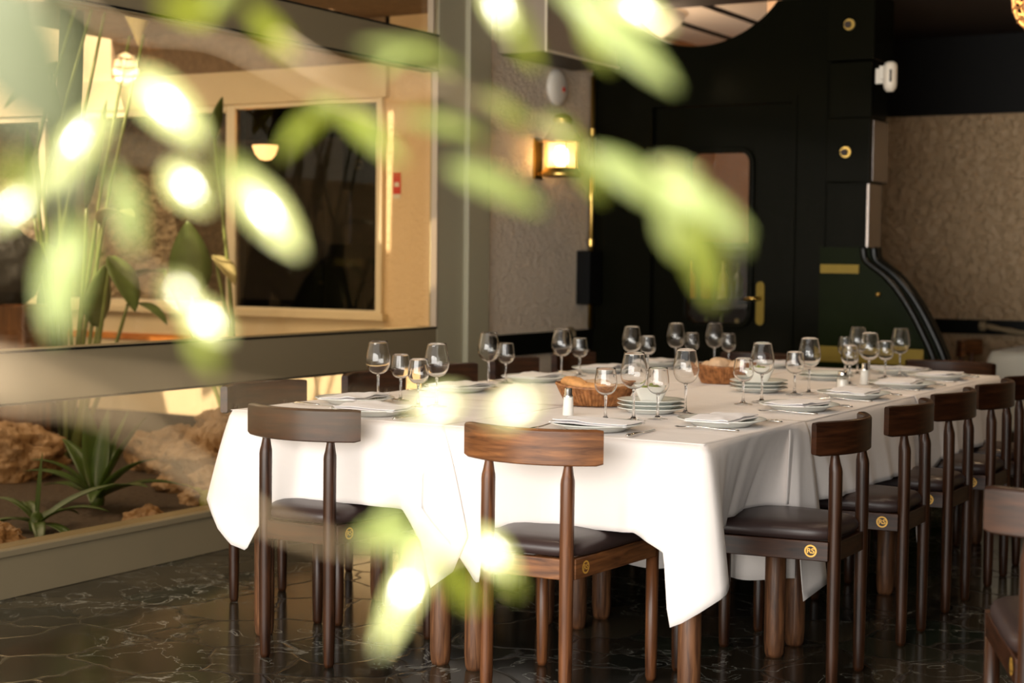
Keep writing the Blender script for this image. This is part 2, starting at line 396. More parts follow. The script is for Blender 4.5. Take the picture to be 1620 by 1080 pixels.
# left glazed wall: sill box, rails, posts, transom
lw = MB()
lw.box(WX-.12, 1.3, 0, WX, 6.83, .155); lw.box(WX-.12, 1.3, .155, WX+.012, 6.83, .180)
lw.box(WX-.10, 1.3, .70, WX, 6.83, .90); lw.box(WX-.10, 1.3, 2.19, WX, 6.83, 2.375)
lw.box(WX-.10, 1.2, 0, WX, 1.3, 2.7)
struct('window_1', lw, FRAME, bevel=.004)
wf = bpy.data.objects['window_1']
for z0, z1, nm in ((.18, .70, 'pane'), (.90, 2.19, 'pane'), (2.375, 2.70, 'pane')):
    struct(nm, bx(WX-.036, 1.3, z0, WX-.030, 6.83, z1), PANE, wf)
tr = MB()
for z in (.706, .894, 2.197, 2.368): tr.box(WX-.01, 1.3, z-.004, WX+.004, 6.83, z+.004)
struct('window_gasket', tr, BLACK, wf)
tr = MB()
tr.box(WX-.03, 6.818, .90, WX+.004, 6.83, 2.19); tr.box(WX-.03, 6.77, 2.375, WX+.004, 6.785, 2.70)
struct('window_trim', tr, DUCT, wf)
post = MB(); post.box(WX-.05, 6.83, 0, WX, 7.08, 2.7); post.box(WX-.05, 7.08, 0, WX+.03, 7.295, 2.7); post.box(WX-.14, 7.295, 0, WX-.01, 7.34, 2.7)
struct('trim_1', post, POST_LIT, bevel=.006)

# stucco wall with the lantern
lwall = MB(); lwall.box(WX-.12, 7.34, 0, WX, FY, 2.7)
struct('wall_left', lwall, STUCCO)
struct('trim_2', bx(WX, 7.345, .715, WX+.022, FY, .835), BLACK_GLOSS, bevel=.003)

# dark green facade (like an old carriage front), with a scooped opening at the top
cx, cz, cr = -3.80, 3.09, .615
prof = [(-4.48, 0), (-2.775, 0), (-2.775, 2.699), (-3.33, 2.699)]
a0 = math.atan2(2.699-cz, -3.34-cx); a1 = -PI-math.atan2(2.699-cz, cx+.465-cx+0) 
pts = []
ang0 = math.asin((2.699-cz)/cr); 
for i in range(25):
    a = ang0+( -PI-2*ang0)*i/24
    pts.append((cx+cr*math.cos(a), cz+cr*math.sin(a)))
prof = [(-4.48, 0), (-2.775, 0), (-2.775, 2.699)]+pts+[(-4.48, 2.699)]
# door opening is part of the outline: build in strips around it
fac = MB()
DX0, DX1, DZ1 = -4.08, -3.225, 2.135
fac.box(-4.478, FY, 0, DX0, FY+.16, DZ1); fac.box(DX1, FY, 0, -2.99, FY+.16, DZ1)
top = [(-4.478, DZ1), (-2.99, DZ1), (-2.99, 2.699)]+pts+[(-4.478, 2.699)]
fac.prism([(x, z) for x, z in top], 'y', FY, FY+.16)
fac.box(-4.478, FY-.012, 2.395, -2.99, FY, 2.415)
struct('wall_back', fac, GREEN_PAINT)
pier = MB()
pier.box(-2.99, FY, 0, -2.775, FY+.22, 2.7)
struct('trim_3', pier, GREEN_PAINT)
for i, (x1, z0, z1, dy) in enumerate(((-2.735, 2.335, 2.69, .10), (-2.765, 2.03, 2.335, .03), (-2.755, 1.68, 2.03, .07))):
    o = struct('trim_%d' % (4+i), bx(-3.0, FY-dy, z0+.003, x1, FY+.24, z1), GREEN_PAINT, bevel=.005)
struct('trim_8', bx(-2.765, FY-.02, 1.69, -2.752, FY+.238, 2.02), BRUSHED, bevel=.003)
struct('trim_9', bx(-2.785, FY-.02, 1.30, -2.770, FY+.20, 1.678), BRUSHED, bevel=.003)
# door
d = MB()
wx0, wx1, wz0, wz1, rr = -3.86, -3.485, .895, 1.865, .06
def rrect(x0, x1, z0, z1, r, n=6):
    p = []
    for (cx_, cz_, s) in ((x1-r, z1-r, 0), (x0+r, z1-r, 90), (x0+r, z0+r, 180), (x1-r, z0+r, 270)):
        for i in range(n+1):
            a = R(s+90*i/n); p.append((cx_+r*math.cos(a), cz_+r*math.sin(a)))
    return p
def frame_ring(mb, inner, outer, y0, y1):
    n = len(inner); vs = [(x, y0, z) for x, z in inner]+[(x, y0, z) for x, z in outer]+[(x, y1, z) for x, z in inner]+[(x, y1, z) for x, z in outer]
    fs = []
    for i in range(n):
        k = (i+1) % n
        fs += [(i, k, n+k, n+i), (2*n+i, 3*n+i, 3*n+k, 2*n+k), (i, 2*n+i, 2*n+k, k), (n+i, n+k, 3*n+k, 3*n+i)]
    mb.add(vs, fs)
inner = rrect(wx0, wx1, wz0, wz1, rr)
ex0, ex1, ez0, ez1 = DX0+.002, DX1-.002, .01, DZ1-.002
outer = []
for ci, (ex, ez) in enumerate(((ex1, ez1), (ex0, ez1), (ex0, ez0), (ex1, ez0))):
    for i in range(7):
        p = inner[ci*7+i]; first_x = ci in (0, 2)
        if i == 3: outer.append((ex, ez))
        elif (i < 3) == first_x: outer.append((ex, p[1]))
        else: outer.append((p[0], ez))
frame_ring(d, inner, outer, FY+.035, FY+.08)
door = struct('door_1', d, GREEN_PAINT)
fr = MB(); frame_ring(fr, rrect(wx0-.003, wx1+.003, wz0-.003, wz1+.003, rr), rrect(wx0-.032, wx1+.032, wz0-.032, wz1+.032, rr+.03), FY+.012, FY+.036)
fr.build('window_frame', GREEN_PAINT, door, bevel=.004)
pn = MB(); pn.prism(rrect(wx0-.001, wx1+.001, wz0, wz1, rr), 'y', FY+.055, FY+.059); pn.build('pane', PANE_C, door)
hp = MB(); hp.prism([(x, z) for x, z in rrect(-3.432, -3.383, .888, 1.134, .024)], 'y', FY+.027, FY+.035)
hp = hp.build('handle', BRASS_PAINT, door)
lv = MB(); lv.tube([(-3.408, FY+.03, 1.04), (-3.408, FY-.03, 1.04), (-3.43, FY-.035, 1.04), (-3.475, FY-.035, 1.036)], [.011, .009, .011, .008], 10)
lv.build('lever', BRASS, hp, smooth=True)
fr = MB(); fr.box(DX0-.04, FY-.012, 0, DX0, FY, DZ1+.04); fr.box(DX1, FY-.012, 0, DX1+.03, FY, DZ1+.04); fr.box(DX0, FY-.012, DZ1, DX1, FY, DZ1+.04)
struct('trim_10', fr, GREEN_PAINT)
fr = MB(); fr.box(-3.12, FY-.010, 0, -3.02, FY, 2.3)
struct('trim_11', fr, GREEN_PAINT)

# flared lower wing with curved moulding and brass bands
wing_edge = [(a_+.025, b_) for a_, b_ in [(-2.745, 1.33), (-2.735, 1.27), (-2.70, 1.235), (-2.63, 1.185), (-2.55, 1.10), (-2.475, .99), (-2.41, .87), (-2.355, .75), (-2.315, .60), (-2.29, .40), (-2.275, 0)]]
wing = empty('flared_panel', (0, 0, 0), 0, 'dark green flared panel with curved edge and two brass bands beside the door', 'panel')
w_ = MB(); w_.prism([(-2.99, 0)]+[(x, z) for x, z in wing_edge[::-1]]+[(-2.99, 1.33)], 'y', FY-.16, FY-.005); w_.build('panel_face', GREEN_PANEL, wing)
def smooth_path(p, n=6):
    out_ = []
    for i in range(len(p)-1):
        p0, p1, p2, p3 = p[max(i-1, 0)], p[i], p[i+1], p[min(i+2, len(p)-1)]
        for k in range(n):
            t = k/n
            out_.append(tuple(.5*((2*b_)+(-a_+c_)*t+(2*a_-5*b_+4*c_-d_)*t*t+(-a_+3*b_-3*c_+d_)*t**3) for a_, b_, c_, d_ in zip(p0, p1, p2, p3)))
    out_.append(tuple(p[-1])); return out_
we = smooth_path(wing_edge, 5)
ml = MB(); ml.tube([(x-.028, FY-.165, z) for x, z in we], .020, 10); ml.tube([(x+.008, FY-.10, z) for x, z in we], .026, 10); ml.tube([(x+.002, FY-.02, z) for x, z in we], .022, 10); ml.build('curved_moulding', BLACK_GLOSS, wing, smooth=True)
bx(-2.985, FY-.168, 1.19, -2.77, FY-.158, 1.237).build('brass_band', BRASS_PAINT, wing)
bx(-2.985, FY-.168, .71, -2.41, FY-.158, .795).build('brass_band', BRASS_PAINT, wing)
tb = MB(); tb.lathe([(.0, 0), (.012, 0), (.012, .02), (0, .02)], 12, (-2.66, FY-.17, 1.07)); tb.build('small_knob', BRASS, wing, smooth=True)
for i, (x, z, dy, lab) in enumerate(((-2.872, 2.525, .10, 'round brass bolt with dark centre on the uppermost block of the dark pier'), (-2.888, 1.845, .07, 'round brass bolt with dark centre on the lower block of the dark pier'))):
    e = empty('brass_bolt', (x, FY-dy, z), 0, lab, 'bolt', 'brass bolts on the dark pier')
    b1 = MB(); b1.tube([(0, -.001, 0), (0, -.012, 0)], .030, 24); b1.build('washer', BRASS, e, smooth=False)
    b1 = MB(); b1.tube([(-.004, -.012, -.002), (-.004, -.028, -.002)], .02, 6); b1.build('bolt_head', DARK_BROWN, e)

# right part: far stucco wall, black frieze, dark band with rope
RY = 10.4
struct('wall_far', bx(-3.4, RY, 0, 3.2, RY+.1, 2.7), STUCCO_R)
struct('trim_12', bx(-3.4, RY-.05, 2.205, 3.2, RY, 2.7), BLACK)
struct('trim_13', bx(-3.4, RY-.03, .80, 3.2, RY, .89), BLACK_GLOSS)
struct('wall_partition', bx(-3.45, FY+.16, 0, -3.36, RY, 2.95), ROOM_BROWN)
for xx, lab in ((-2.62, 'sagging pale rope along the black band on the tan wall, left swag'), (-1.30, 'sagging pale rope along the black band on the tan wall, next swag to the right')):
    e = MB(); pts_ = []
    for i in range(25):
        t = i/24; pts_.append((xx+.02+1.26*t, RY-.06, .855-.13*4*t*(1-t)*.5))
    ra = [.018+.003*math.sin(i*2.5) for i in range(25)]
    e.tube(pts_, ra, 10)
    o = e.build('rope_swag', ROPE, smooth=True); tag(o, lab, 'rope', 'rope swags along the wall')
k = MB(); k.lathe([(0, -.03), (.02, -.03), (.028, 0), (.02, .03), (0, .03)], 16, (-2.615, RY-.06, .85)); tag(k.build('rope_knot', ROPE, smooth=True), 'pale round rope knot fixed to the black band beside the curved panel', 'knot')

# room behind the door and the scooped opening
bk = MB(); bk.box(-6.6, 11.2, 0, -3.3, 11.3, 3.0); bk.box(-6.7, FY, 0, -6.6, 11.3, 3.0); bk.box(-6.6, FY+.0, 0, -4.60, FY+.1, 3.0)
struct('wall_back_room', bk, ROOM_BROWN)
struct('ceiling_back_room', bx(-6.6, FY+.16, 2.92, -3.36, 11.2, 3.0), BACK_CEIL)
struct('floor_back_room', bx(-6.6, FY+.16, -.05, -3.45, 11.2, .002), MARBLE)
# cassette grille and dome light on the back-room ceiling
gr = empty('ceiling_grille', (-4.40, 10.35, 2.92), R(0), 'pale ceiling air unit with two long black slots, seen through the scooped opening', 'air vent')
bx(-.62, -1.6, -.05, .62, 1.6, -.001).build('panel', WHITE_PLASTIC, gr, bevel=.01)
for x in (-.28, .18): bx(x, -1.45, -.054, x+.07, 1.45, -.049).build('slot', BLACK, gr)
dm = empty('dome_ceiling_lamp', (-4.92, 9.50, 2.92), 0, 'large white dome lamp on the back room ceiling above the dark facade', 'ceiling lamp')
g_ = MB(); g_.lathe([(.52, -.002), (.53, -.05), (.50, -.12), (.40, -.19), (.22, -.235), (0, -.25)], 40); g_.build('dome', WHITE_PLASTIC, dm, smooth=True)
g_ = MB(); g_.lathe([(.525, -.03), (.545, -.035), (.545, -.055), (.525, -.06)], 40); g_.build('rim', CREAM_METAL, dm, smooth=True)
# shelf with bottles glimpsed through the door window
sh = empty('bottle_shelf', (-4.66, 10.6, 0), 0, 'dark shelf unit holding bottles seen through the door window', 'shelf')
for z in (.55, .95, 1.35): bx(-.75, -.14, z, .55, .14, z+.03).build('shelf_board', BLACK, sh)
bx(-.72, .10, .05, .52, .14, 1.38).build('back_panel', DARK_BROWN, sh)
for x in (-.75, .52): bx(x, -.14, 0, x+.03, .14, 1.45).build('side_panel', BLACK, sh)
botcols = [(.35, .03, .02), (.30, .32, .03), (.08, .12, .03), (.55, .25, .06), (.30, .05, .02), (.45, .40, .2)]
bms = [simple('bottle_colour_%d' % i, c, .15, spec=.6) for i, c in enumerate(botcols)]
bn = ['dark red', 'yellow green', 'dark green', 'amber', 'brown red', 'straw coloured']
rnd = random.Random(4)
for zi, z in enumerate((.58, .98)):
    for i in range(10):
        mi = (i*2+zi*3+rnd.randint(0, 2)) % 6
        g_ = MB(); h = rnd.uniform(.25, .31)
        g_.lathe([(0, 0), (.036, 0), (.038, .01), (.038, h*.55), (.03, h*.64), (.014, h*.74), (.013, h), (0, h)], 14)
        o = g_.build('bottle', bms[mi], smooth=True, loc=(-5.33+i*.118, 10.55, z+.001))
        tag(o, '%s bottle, %s from the left on the %s shelf behind the door window' % (bn[mi], ('first', 'second', 'third', 'fourth', 'fifth', 'sixth', 'seventh', 'eighth', 'ninth', 'tenth')[i], ('lower', 'upper')[zi]), 'bottle', 'bottles behind the door window')
light('back_room_lamp', 'POINT', (-4.6, 9.4, 2.3), 20, (1, .70, .45), shadow_soft_size=.12)

# duct box, detector, brass pipe, loudspeaker, sensor
dk = empty('air_duct', (0, 0, 0), 0, 'beige boxed air duct above the stucco wall panel', 'duct')
bx(-4.478, 7.40, 2.345, -4.18, 8.22, 2.698).build('duct_box', DUCT, dk, bevel=.003)
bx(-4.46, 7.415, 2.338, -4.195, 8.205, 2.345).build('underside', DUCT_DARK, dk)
bx(-4.185, 7.39, 2.338, -4.172, 8.23, 2.352).build('edge_bead', CREAM_METAL, dk)
bx(-4.185, 7.39, 2.352, -4.172, 7.40, 2.69).build('edge_bead', CREAM_METAL, dk)
det = empty('smoke_detector', (WX, 8.04, 2.225), 0, 'round white detector with a small red light above the brass lantern', 'detector')
g_ = MB(); g_.tube([(0.001, 0, 0), (.02, 0, 0), (.035, 0, 0), (.045, 0, 0)], [.105, .105, .09, .06], 32); g_.build('housing', WHITE_PLASTIC, det, smooth=True)
g_ = MB(); g_.tube([(.044, .02, -.01), (.050, .02, -.01)], .014, 12); g_.build('indicator_light', RED, det)
pp = empty('brass_pipe', (WX+.035, 8.44, 0), 0, 'vertical brass pipe in the corner beside the dark facade', 'pipe')
g_ = MB(); g_.tube([(0, 0, .84), (0, 0, 2.33)], .015, 12); g_.build('tube', BRASS, pp, smooth=True)
for z in (1.35, 1.62, 2.0): g_ = MB().tube([(0, 0, z-.02), (0, 0, z+.02)], .02, 12).build('clamp', BRASS, pp)
bx(WX+.001, 8.32, .985, WX+.09, 8.475, 1.30).build('speaker_tmp', BLACK, None, bevel=.006)
sp = bpy.data.objects['speaker_tmp']; sp.name = 'wall_loudspeaker'; tag(sp, 'small black box speaker over the brass pipe in the corner', 'speaker')
rl = MB(); rl.tube([(WX+.03+.0*i, 8.20+.05*math.cos(i*.45), .80+.045*math.sin(i*.45)) for i in range(11)], .014, 8)
tag(rl.build('rope_loop', ROPE, smooth=True), 'small pale rope loop on the black band below the brass lantern', 'rope')
sn = empty('motion_sensor', (-2.70, 8.42, 2.235), 0, 'white motion sensor mounted high on the dark pier', 'sensor')
g_ = MB(); g_.lathe([(0, -.08), (.02, -.078), (.032, -.06), (.036, -.04), (.036, .055), (.03, .072), (.015, .08), (0, .08)], 20, (.06, -.03, 0)); g_.build('housing', WHITE_PLASTIC, sn, smooth=True)
bx(.0, -.03, -.01, .028, .0, .06).build('bracket', WHITE_PLASTIC, sn)
bx(-.030, .0, -.03, .012, .02, .05).build('mount_plate', WHITE_PLASTIC, sn)
bx(.068, -.0672, -.03, .078, -.0645, .035).build('lens_slot', BLACK, sn)

# brass lantern
ln = empty('brass_lantern', (-4.32, 7.84, 1.705), 0, 'brass ship lantern with ribbed glass glowing warm on the stucco wall', 'wall lantern')
g_ = MB(); g_.lathe([(0, 0), (.108, 0), (.112, .008), (.112, .03), (.10, .038), (.10, .05), (0, .05)], 32); g_.build('base_ring', BRASS, ln, smooth=True)
prof_ = []
for i in range(41):
    z = .05+.14*i/40; prof_.append((.078+.0035*math.sin(i/40*2*PI*9), z))
g_ = MB(); g_.lathe(prof_, 32); g_.build('ribbed_glass', RIBGLASS, ln, smooth=True)
g_ = MB(); g_.lathe([(0, .06), (.03, .068), (.040, .09), (.040, .145), (.03, .17), (0, .18)], 20); g_.build('bulb', BULB, ln, smooth=True)
g_ = MB(); g_.lathe([(.085, .188), (.108, .192), (.110, .205), (.095, .225), (.075, .25), (.065, .275), (.05, .285), (.05, .305), (.056, .312), (.045, .335), (.02, .35), (0, .352)], 32); g_.build('cap', BRASS, ln, smooth=True)
g_ = MB()
for a in range(4):
    an = a*PI/2+.785; g_.tube([(.094*math.cos(an), .094*math.sin(an), .04), (.094*math.cos(an), .094*math.sin(an), .20)], .004, 6)
g_.build('guard_rods', BRASS, ln)
g_ = MB(); g_.box(-.159, -.045, -.01, -.148, .045, .22); g_.tube([(-.15, 0, .02), (-.10, 0, .02)], .012, 8); g_.tube([(-.15, 0, .20), (-.09, 0, .20)], .01, 8); g_.build('wall_bracket', BRASS, ln)
light('lantern_light', 'POINT', (-4.32, 7.84, 1.83), 16, (1, .66, .32), shadow_soft_size=.03)

# wicker pendant, top right
wl = empty('wicker_pendant', (-1.595, 7.66, 2.475), 0, 'glowing woven cane pendant lamp hanging at the top right corner', 'pendant lamp')
g_ = MB()
for j in range(9):
    a = -1.35+j*.34; r_ = .24*math.cos(a*.75); z = .17*math.sin(a)
    g_.tube([(r_*math.cos(t*PI/18), r_*math.sin(t*PI/18), z+.006*math.sin(t*2.2)) for t in range(37)], .006, 6, cap=False)
for k in range(20):
    an = k*PI/10
    g_.tube([(.24*math.cos(a*.75)*math.cos(an+.1*math.sin(a*3)), .24*math.cos(a*.75)*math.sin(an+.1*math.sin(a*3)), .17*math.sin(a)) for a in [-1.35+i*.27 for i in range(11)]], .004, 5)
g_.build('woven_shade', WICKER_L, wl, smooth=True)
g_ = MB(); g_.lathe([(0, -.07), (.05, -.05), (.07, 0), (.05, .05), (0, .07)], 20); g_.build('bulb', BULB, wl, smooth=True)
g_ = MB(); g_.tube([(0, 0, .07), (0, 0, .224)], .004, 6); g_.build('cord', BLACK, wl)
light('pendant_light', 'POINT', (-1.595, 7.66, 2.42), 14, (1, .68, .38), shadow_soft_size=.08)
# ceiling downlights of the dining room
for i, (x, y, e_) in enumerate(((-2.9, 4.3, 14), (-1.5, 4.6, 14), (-2.9, 5.6, 14), (-1.5, 5.8, 14), (-2.9, 7.0, 14), (-1.4, 7.2, 14), (-2.0, 2.6, 14))):
    light('ceiling_spot', 'SPOT', (x, y, 2.66), e_, (1, .78, .55), shadow_soft_size=.03, spot_size=R(125), spot_blend=.6)

# ================================================================== COURTYARD behind the glass
CY = 7.35
struct('ground_courtyard', bx(-9.6, 1.2, -.05, -4.60, CY, .10), SOIL)
cw = MB()
cw.box(-6.26+1.085, CY, .28, -4.54, CY+.12, 3.4)               # stucco return beside the window
struct('wall_courtyard', cw, STUCCO_O)
cw = MB(); cw.box(-9.6, CY, .28, -5.175, CY+.12, .905); struct('wall_courtyard_low', cw, CREAM)
struct('trim_20', bx(-9.6, CY-.015, .725, -5.175, CY, .765), ORANGE_WOOD)
DKP = simple('dark_brown_plinth', (.035, .02, .012), .8)
struct('wall_courtyard_base', bx(-9.6, CY-.03, .05, -4.62, CY+.1, .28), DKP)
struct('trim_21', bx(-9.6, 5.95, .05, -6.85, 6.02, .62), DKP)
struct('wall_courtyard_side', bx(-9.7, 1.2, 0, -9.6, 8.0, 2.0), STUCCO_O)
wn = MB()
wn.box(-9.6, CY-.03, 2.135, -5.15, CY+.12, 2.33)                 # fascia
wn.box(-9.6, CY-.05, .895, -5.15, CY+.12, .935)                 # sill
win = struct('window_2', wn, CREAM, bevel=.004)
fr = MB()
fr.box(-5.215, CY-.03, .935, -5.175, CY+.06, 2.135); fr.box(-6.315, CY-.012, .935, -6.245, CY+.009, 2.135)
fr.box(-9.6, CY-.02, 2.095, -6.315, CY+.04, 2.135); fr.box(-9.6, CY-.02, .935, -6.315, CY+.04, .975); fr.box(-7.86, CY-.02, .975, -7.80, CY+.04, 2.095)
fr.box(-6.245, CY-.01, 2.11, -5.215, CY+.04, 2.135); fr.box(-6.245, CY-.01, .935, -5.215, CY+.04, .95)
struct('window_frame', fr, CREAM_METAL, win, bevel=.004)
struct('pane', bx(-6.245, CY+.01, .95, -5.215, CY+.016, 2.11), PANE_C, win)
struct('pane', bx(-7.80, CY+.01, .975, -6.315, CY+.016, 2.095), PANE_C, win)
rm = MB(); rm.box(-6.30, CY+.9, 0, -5.0, CY+1.0, 2.6); rm.box(-5.16, CY+.121, 0, -5.06, CY+.9, 2.6); rm.box(-6.32, CY+.121, 0, -6.28, CY+.9, 2.6); rm.box(-6.32, CY+.121, 2.5, -5.0, CY+1.0, 2.6)
struct('wall_inner_room', rm, BLACK)
struct('reflection_panel', bx(-9.6, CY+.20, .0, -6.33, CY+.28, 2.6), PANE_REFLECTION)  # added panel that carries the left pane's reflection as texture
lp = empty('reflected_lamp', (-6.14, CY+.14, 1.87), 0, 'small glowing half-round lamp standing for a reflection in the dark window pane', 'wall lamp')  # added behind the glass in place of a lamp reflected in it
g_ = MB(); g_.lathe([(0, -.055), (.035, -.048), (.06, -.02), (.075, .02), (.078, .035)], 24); g_.build('glass_shade', LAMPSHADE, lp, smooth=True)
g_ = MB(); g_.lathe([(0, -.03), (.02, -.02), (.028, .01), (.02, .03), (0, .035)], 12); g_.build('bulb', BULB, lp, smooth=True)
bx(-.012, .0, -.02, .012, .10, .02).build('mount', BLACK, lp)
st = bx(-5.115, CY-.004, 1.60, -5.065, CY-.001, 1.72).build('warning_sticker', RED); tag(st, 'small red and white sticker on the courtyard stucco beside the window', 'sticker')
bx(-5.113, CY-.005, 1.575, -5.067, CY-.001, 1.60).build('white_strip', WHITE_PLASTIC, st)
bx(-5.105, CY-.0055, 1.640, -5.075, CY-.004, 1.665).build('white_mark', WHITE_PLASTIC, st)
# upper courtyard: soffit with an added slit, added roof pieces shaping the sun patches
so = MB()
so.prism([(-7.25, 6.1), (-5.793, 6.1), (-5.146, 7.35), (-7.25, 7.35)], 'z', 2.58, 2.72)
so.prism([(-5.748, 6.1), (-4.62, 6.1), (-4.62, 7.35), (-5.101, 7.35)], 'z', 2.58, 2.72)
so.prism([(-5.793, 6.1), (-5.748, 6.1), (-5.572, 6.44), (-5.617, 6.44)], 'z', 2.58, 2.72)
so.prism([(-5.317, 7.02), (-5.272, 7.02), (-5.101, 7.35), (-5.146, 7.35)], 'z', 2.58, 2.72)
so.box(-7.25, CY, 2.33, -5.15, CY+.1, 2.72)
struct('ceiling_courtyard', so, simple('grey_brown_soffit', (.26, .18, .12), .8, bump=.5, bscale=30, vary=.4))
struct('wall_courtyard_upper', bx(-9.6, CY, 2.33, -7.25, CY+.1, 3.4), CREAM)
rf = MB(); rf.box(-9.6, 1.2, 2.84, -7.6, 6.0, 2.96); rf.box(-7.6, 1.2, 2.84, -4.60, 5.1, 2.96)
for y in (5.5, 6.0): rf.box(-9.6, y, 2.84, -4.60, y+.14, 2.96)
struct('roof_sun_blocker', rf, CREAM)  # unseen roof and beams, added to block the sun into patches
light('courtyard_daylight', 'AREA', (-6.9, 5.2, 2.78), 75, (1.0, .90, .72), shape='RECTANGLE', size=3.6, size_y=1.6, dir=(0, .45, -1))
light('planter_lamp', 'SPOT', (-4.9, 6.5, .66), 2.5, (1, .6, .28), shadow_soft_size=.05, spot_size=R(120), dir=(-.35, -.5, -.5))

def rock(name, loc, r, seed, mat, label, cat='rock', group=None, flat=.75, amp=.35):
    me = MB(); n1, n2 = 72, 44; rows = []
    for j in range(n2+1):
        th = PI*j/n2; row = []
        for i in range(n1):
            ph = 2*PI*i/n1; v = Vector((math.sin(th)*math.cos(ph), math.sin(th)*math.sin(ph), math.cos(th)))
            q = v*1.6+Vector((seed*7.1, seed*3.3, 0))
            k_ = 1+amp*noise.noise(q)+amp*.5*noise.noise(q*2.6)-amp*.5*abs(noise.noise(q*4.5))-amp*.3*abs(noise.noise(q*9))
            row.append((v.x*r*k_, v.y*r*k_, v.z*r*k_*flat))
        rows.append(row+[row[0]])
    me.grid(rows)
    o = me.build(name, mat, smooth=True, loc=loc); tag(o, label, cat, group); return o
rk = [((-5.25, 6.05, .20), .27, 1, 'large porous tan rock with a dark hole in the planter'),
      ((-5.55, 6.65, .28), .30, 2, 'tall porous tan rock at the back of the planter near the post'),
      ((-4.98, 5.72, .14), .17, 3, 'low tan rock by the glass in front of the large porous rock'),
      ((-5.05, 6.42, .22), .22, 4, 'tan rock close to the glass behind the left chairs'),
      ((-6.35, 5.75, .22), .24, 5, 'rough brown rock at the far left of the planter'),
      ((-4.82, 4.22, .10), .17, 6, 'rounded tan rock close to the glass at the left edge'),
      ((-5.95, 6.45, .18), .22, 7, 'brown rock behind the strap-leaved plant'),
      ((-4.86, 5.12, .09), .10, 8, 'small tan stone beside the glass between the plants')]
for i, (l, r_, s_, lab) in enumerate(rk): rock('planter_rock', l, r_, s_, ROCK, lab, 'rock', 'rocks in the indoor planter')
rock('dark_boulder', (-6.82, 6.05, 1.17), .26, 11, DARKROCK, 'dark grey rounded stone on a brown post at the left edge', 'stone', amp=.12, flat=.95)
bx(-6.78, 5.95, .10, -6.50, 6.15, .98).build('wooden_post', BROWN_POST, bevel=.02)
tag(bpy.data.objects['wooden_post'], 'thick brown wooden post under the dark stone at the left edge', 'post')

def blade(name, base, direction, length, width, droop, mat, parent, fold=.25, n=14, taper=.55, twist=0, up=Vector((0, 0, 1))):
    """arched leaf blade with a folded midrib"""
    mb = MB(); d_ = Vector(direction).normalized(); p = Vector(base); rows = []
    side = d_.cross(up); side = side.normalized() if side.length > .05 else Vector((1, 0, 0))
    for i in range(n+1):
        t = i/n
        wdt = width*.5*(math.sin(PI*min(1, t**taper*.98+.02))**.8)+.0004
        if t < .02: wdt = width*.12
        nrm = side.cross(d_).normalized()
        s2 = (side*math.cos(twist*t)+nrm*math.sin(twist*t))
        rows.append([tuple(p-s2*wdt+nrm*wdt*fold), tuple(p-s2*wdt*.5+nrm*wdt*fold*.35), tuple(p), tuple(p+s2*wdt*.5+nrm*wdt*fold*.35), tuple(p+s2*wdt+nrm*wdt*fold)])
        d_ = (d_+Vector((0, 0, -droop/n))).normalized(); p = p+d_*length/n
    mb.grid(rows); o = mb.build(name, mat, parent, smooth=True, fix=False, solid=.0015); return o
def strap_plant(loc, specs, label, mat=PLANT):
    e = empty('strap_leaf_plant', loc, 0, label, 'plant', 'low plants in the planter')
    for (az, el, L_, w_, dr) in specs:
        a = R(az); el = R(el)
        blade('leaf', (0, 0, .02), (math.cos(a)*math.cos(el), math.sin(a)*math.cos(el), math.sin(el)), L_, w_*1.55, dr, mat, e, fold=.28, taper=.8)
    MB().lathe([(.03, 0), (.035, .03), (.02, .07), (0, .08)], 12).build('crown_base', mat, e, smooth=True)
    return e
strap_plant((-5.30, 5.28, .11), [(150, 72, .46, .065, .5), (165, 58, .42, .06, .9), (100, 80, .42, .06, .3), (200, 45, .40, .055, 1.0), (20, 66, .46, .06, .5), (0, 50, .44, .055, .8), (35, 35, .42, .055, .9), (-20, 28, .52, .06, .5), (220, 60, .36, .05, 1.2), (60, 74, .44, .06, .4), (180, 30, .36, .05, .8), (-50, 40, .32, .05, 1.2), (120, 55, .42, .055, .8)], 'larger strap-leaved green plant in the middle of the planter behind the glass')
strap_plant((-5.02, 4.66, .11), [(180, 20, .30, .03, 1.0), (150, 45, .30, .032, 1.3), (20, 40, .34, .04, 1.0), (-10, 15, .34, .035, .9), (80, 85, .30, .022, .1), (60, 40, .38, .05, .6), (220, 30, .26, .03, 1.2), (-40, 30, .28, .035, 1.6), (100, 30, .30, .04, 1.0), (190, 55, .3, .03, 1.5)], 'smaller dark spiky plant at the left end of the planter')
strap_plant((-4.86, 5.52, .11), [(0, 55, .16, .02, 1.2), (80, 60, .18, .02, 1.0), (160, 50, .16, .02, 1.2), (240, 60, .15, .02, 1.0)], 'small yellowish sprout between the rocks by the glass', PLANT_Y)

def paddle(base, topp, width, length, direction, droop, parent, mat=PADDLE, rad=.012):
    b_ = Vector(base); t_ = Vector(topp); m_ = (b_+t_)/2+Vector((.03, 0, .02))
    g = MB(); g.tube(smooth_path([tuple(b_), tuple(m_), tuple(t_)], 6), [rad*1.3-(rad*.6)*i/12 for i in range(13)], 8); st_ = g.build('stem', STEM, parent, smooth=True)
    blade('leaf', tuple(t_), direction, length, width, droop, mat, parent, fold=.22, n=18, taper=.75)
def at0(o, l): return tuple(Vector(l)-o.location)
p1 = empty('paddle_leaf_plant', (-6.55, 6.30, .10), 0, 'tall clump of paddle-leaved stalks at the left behind the glass', 'plant', 'tall plants in the courtyard')
O = lambda x, y, z: (x+6.55, y-6.30, z-.10)
paddle((0, 0, 0), O(-6.32, 6.30, .86), .20, .34, (.15, 0, 1), .2, p1)
paddle((.02, .02, 0), O(-6.05, 6.25, .98), .10, .34, (.9, -.1, .25), 1.1, p1)
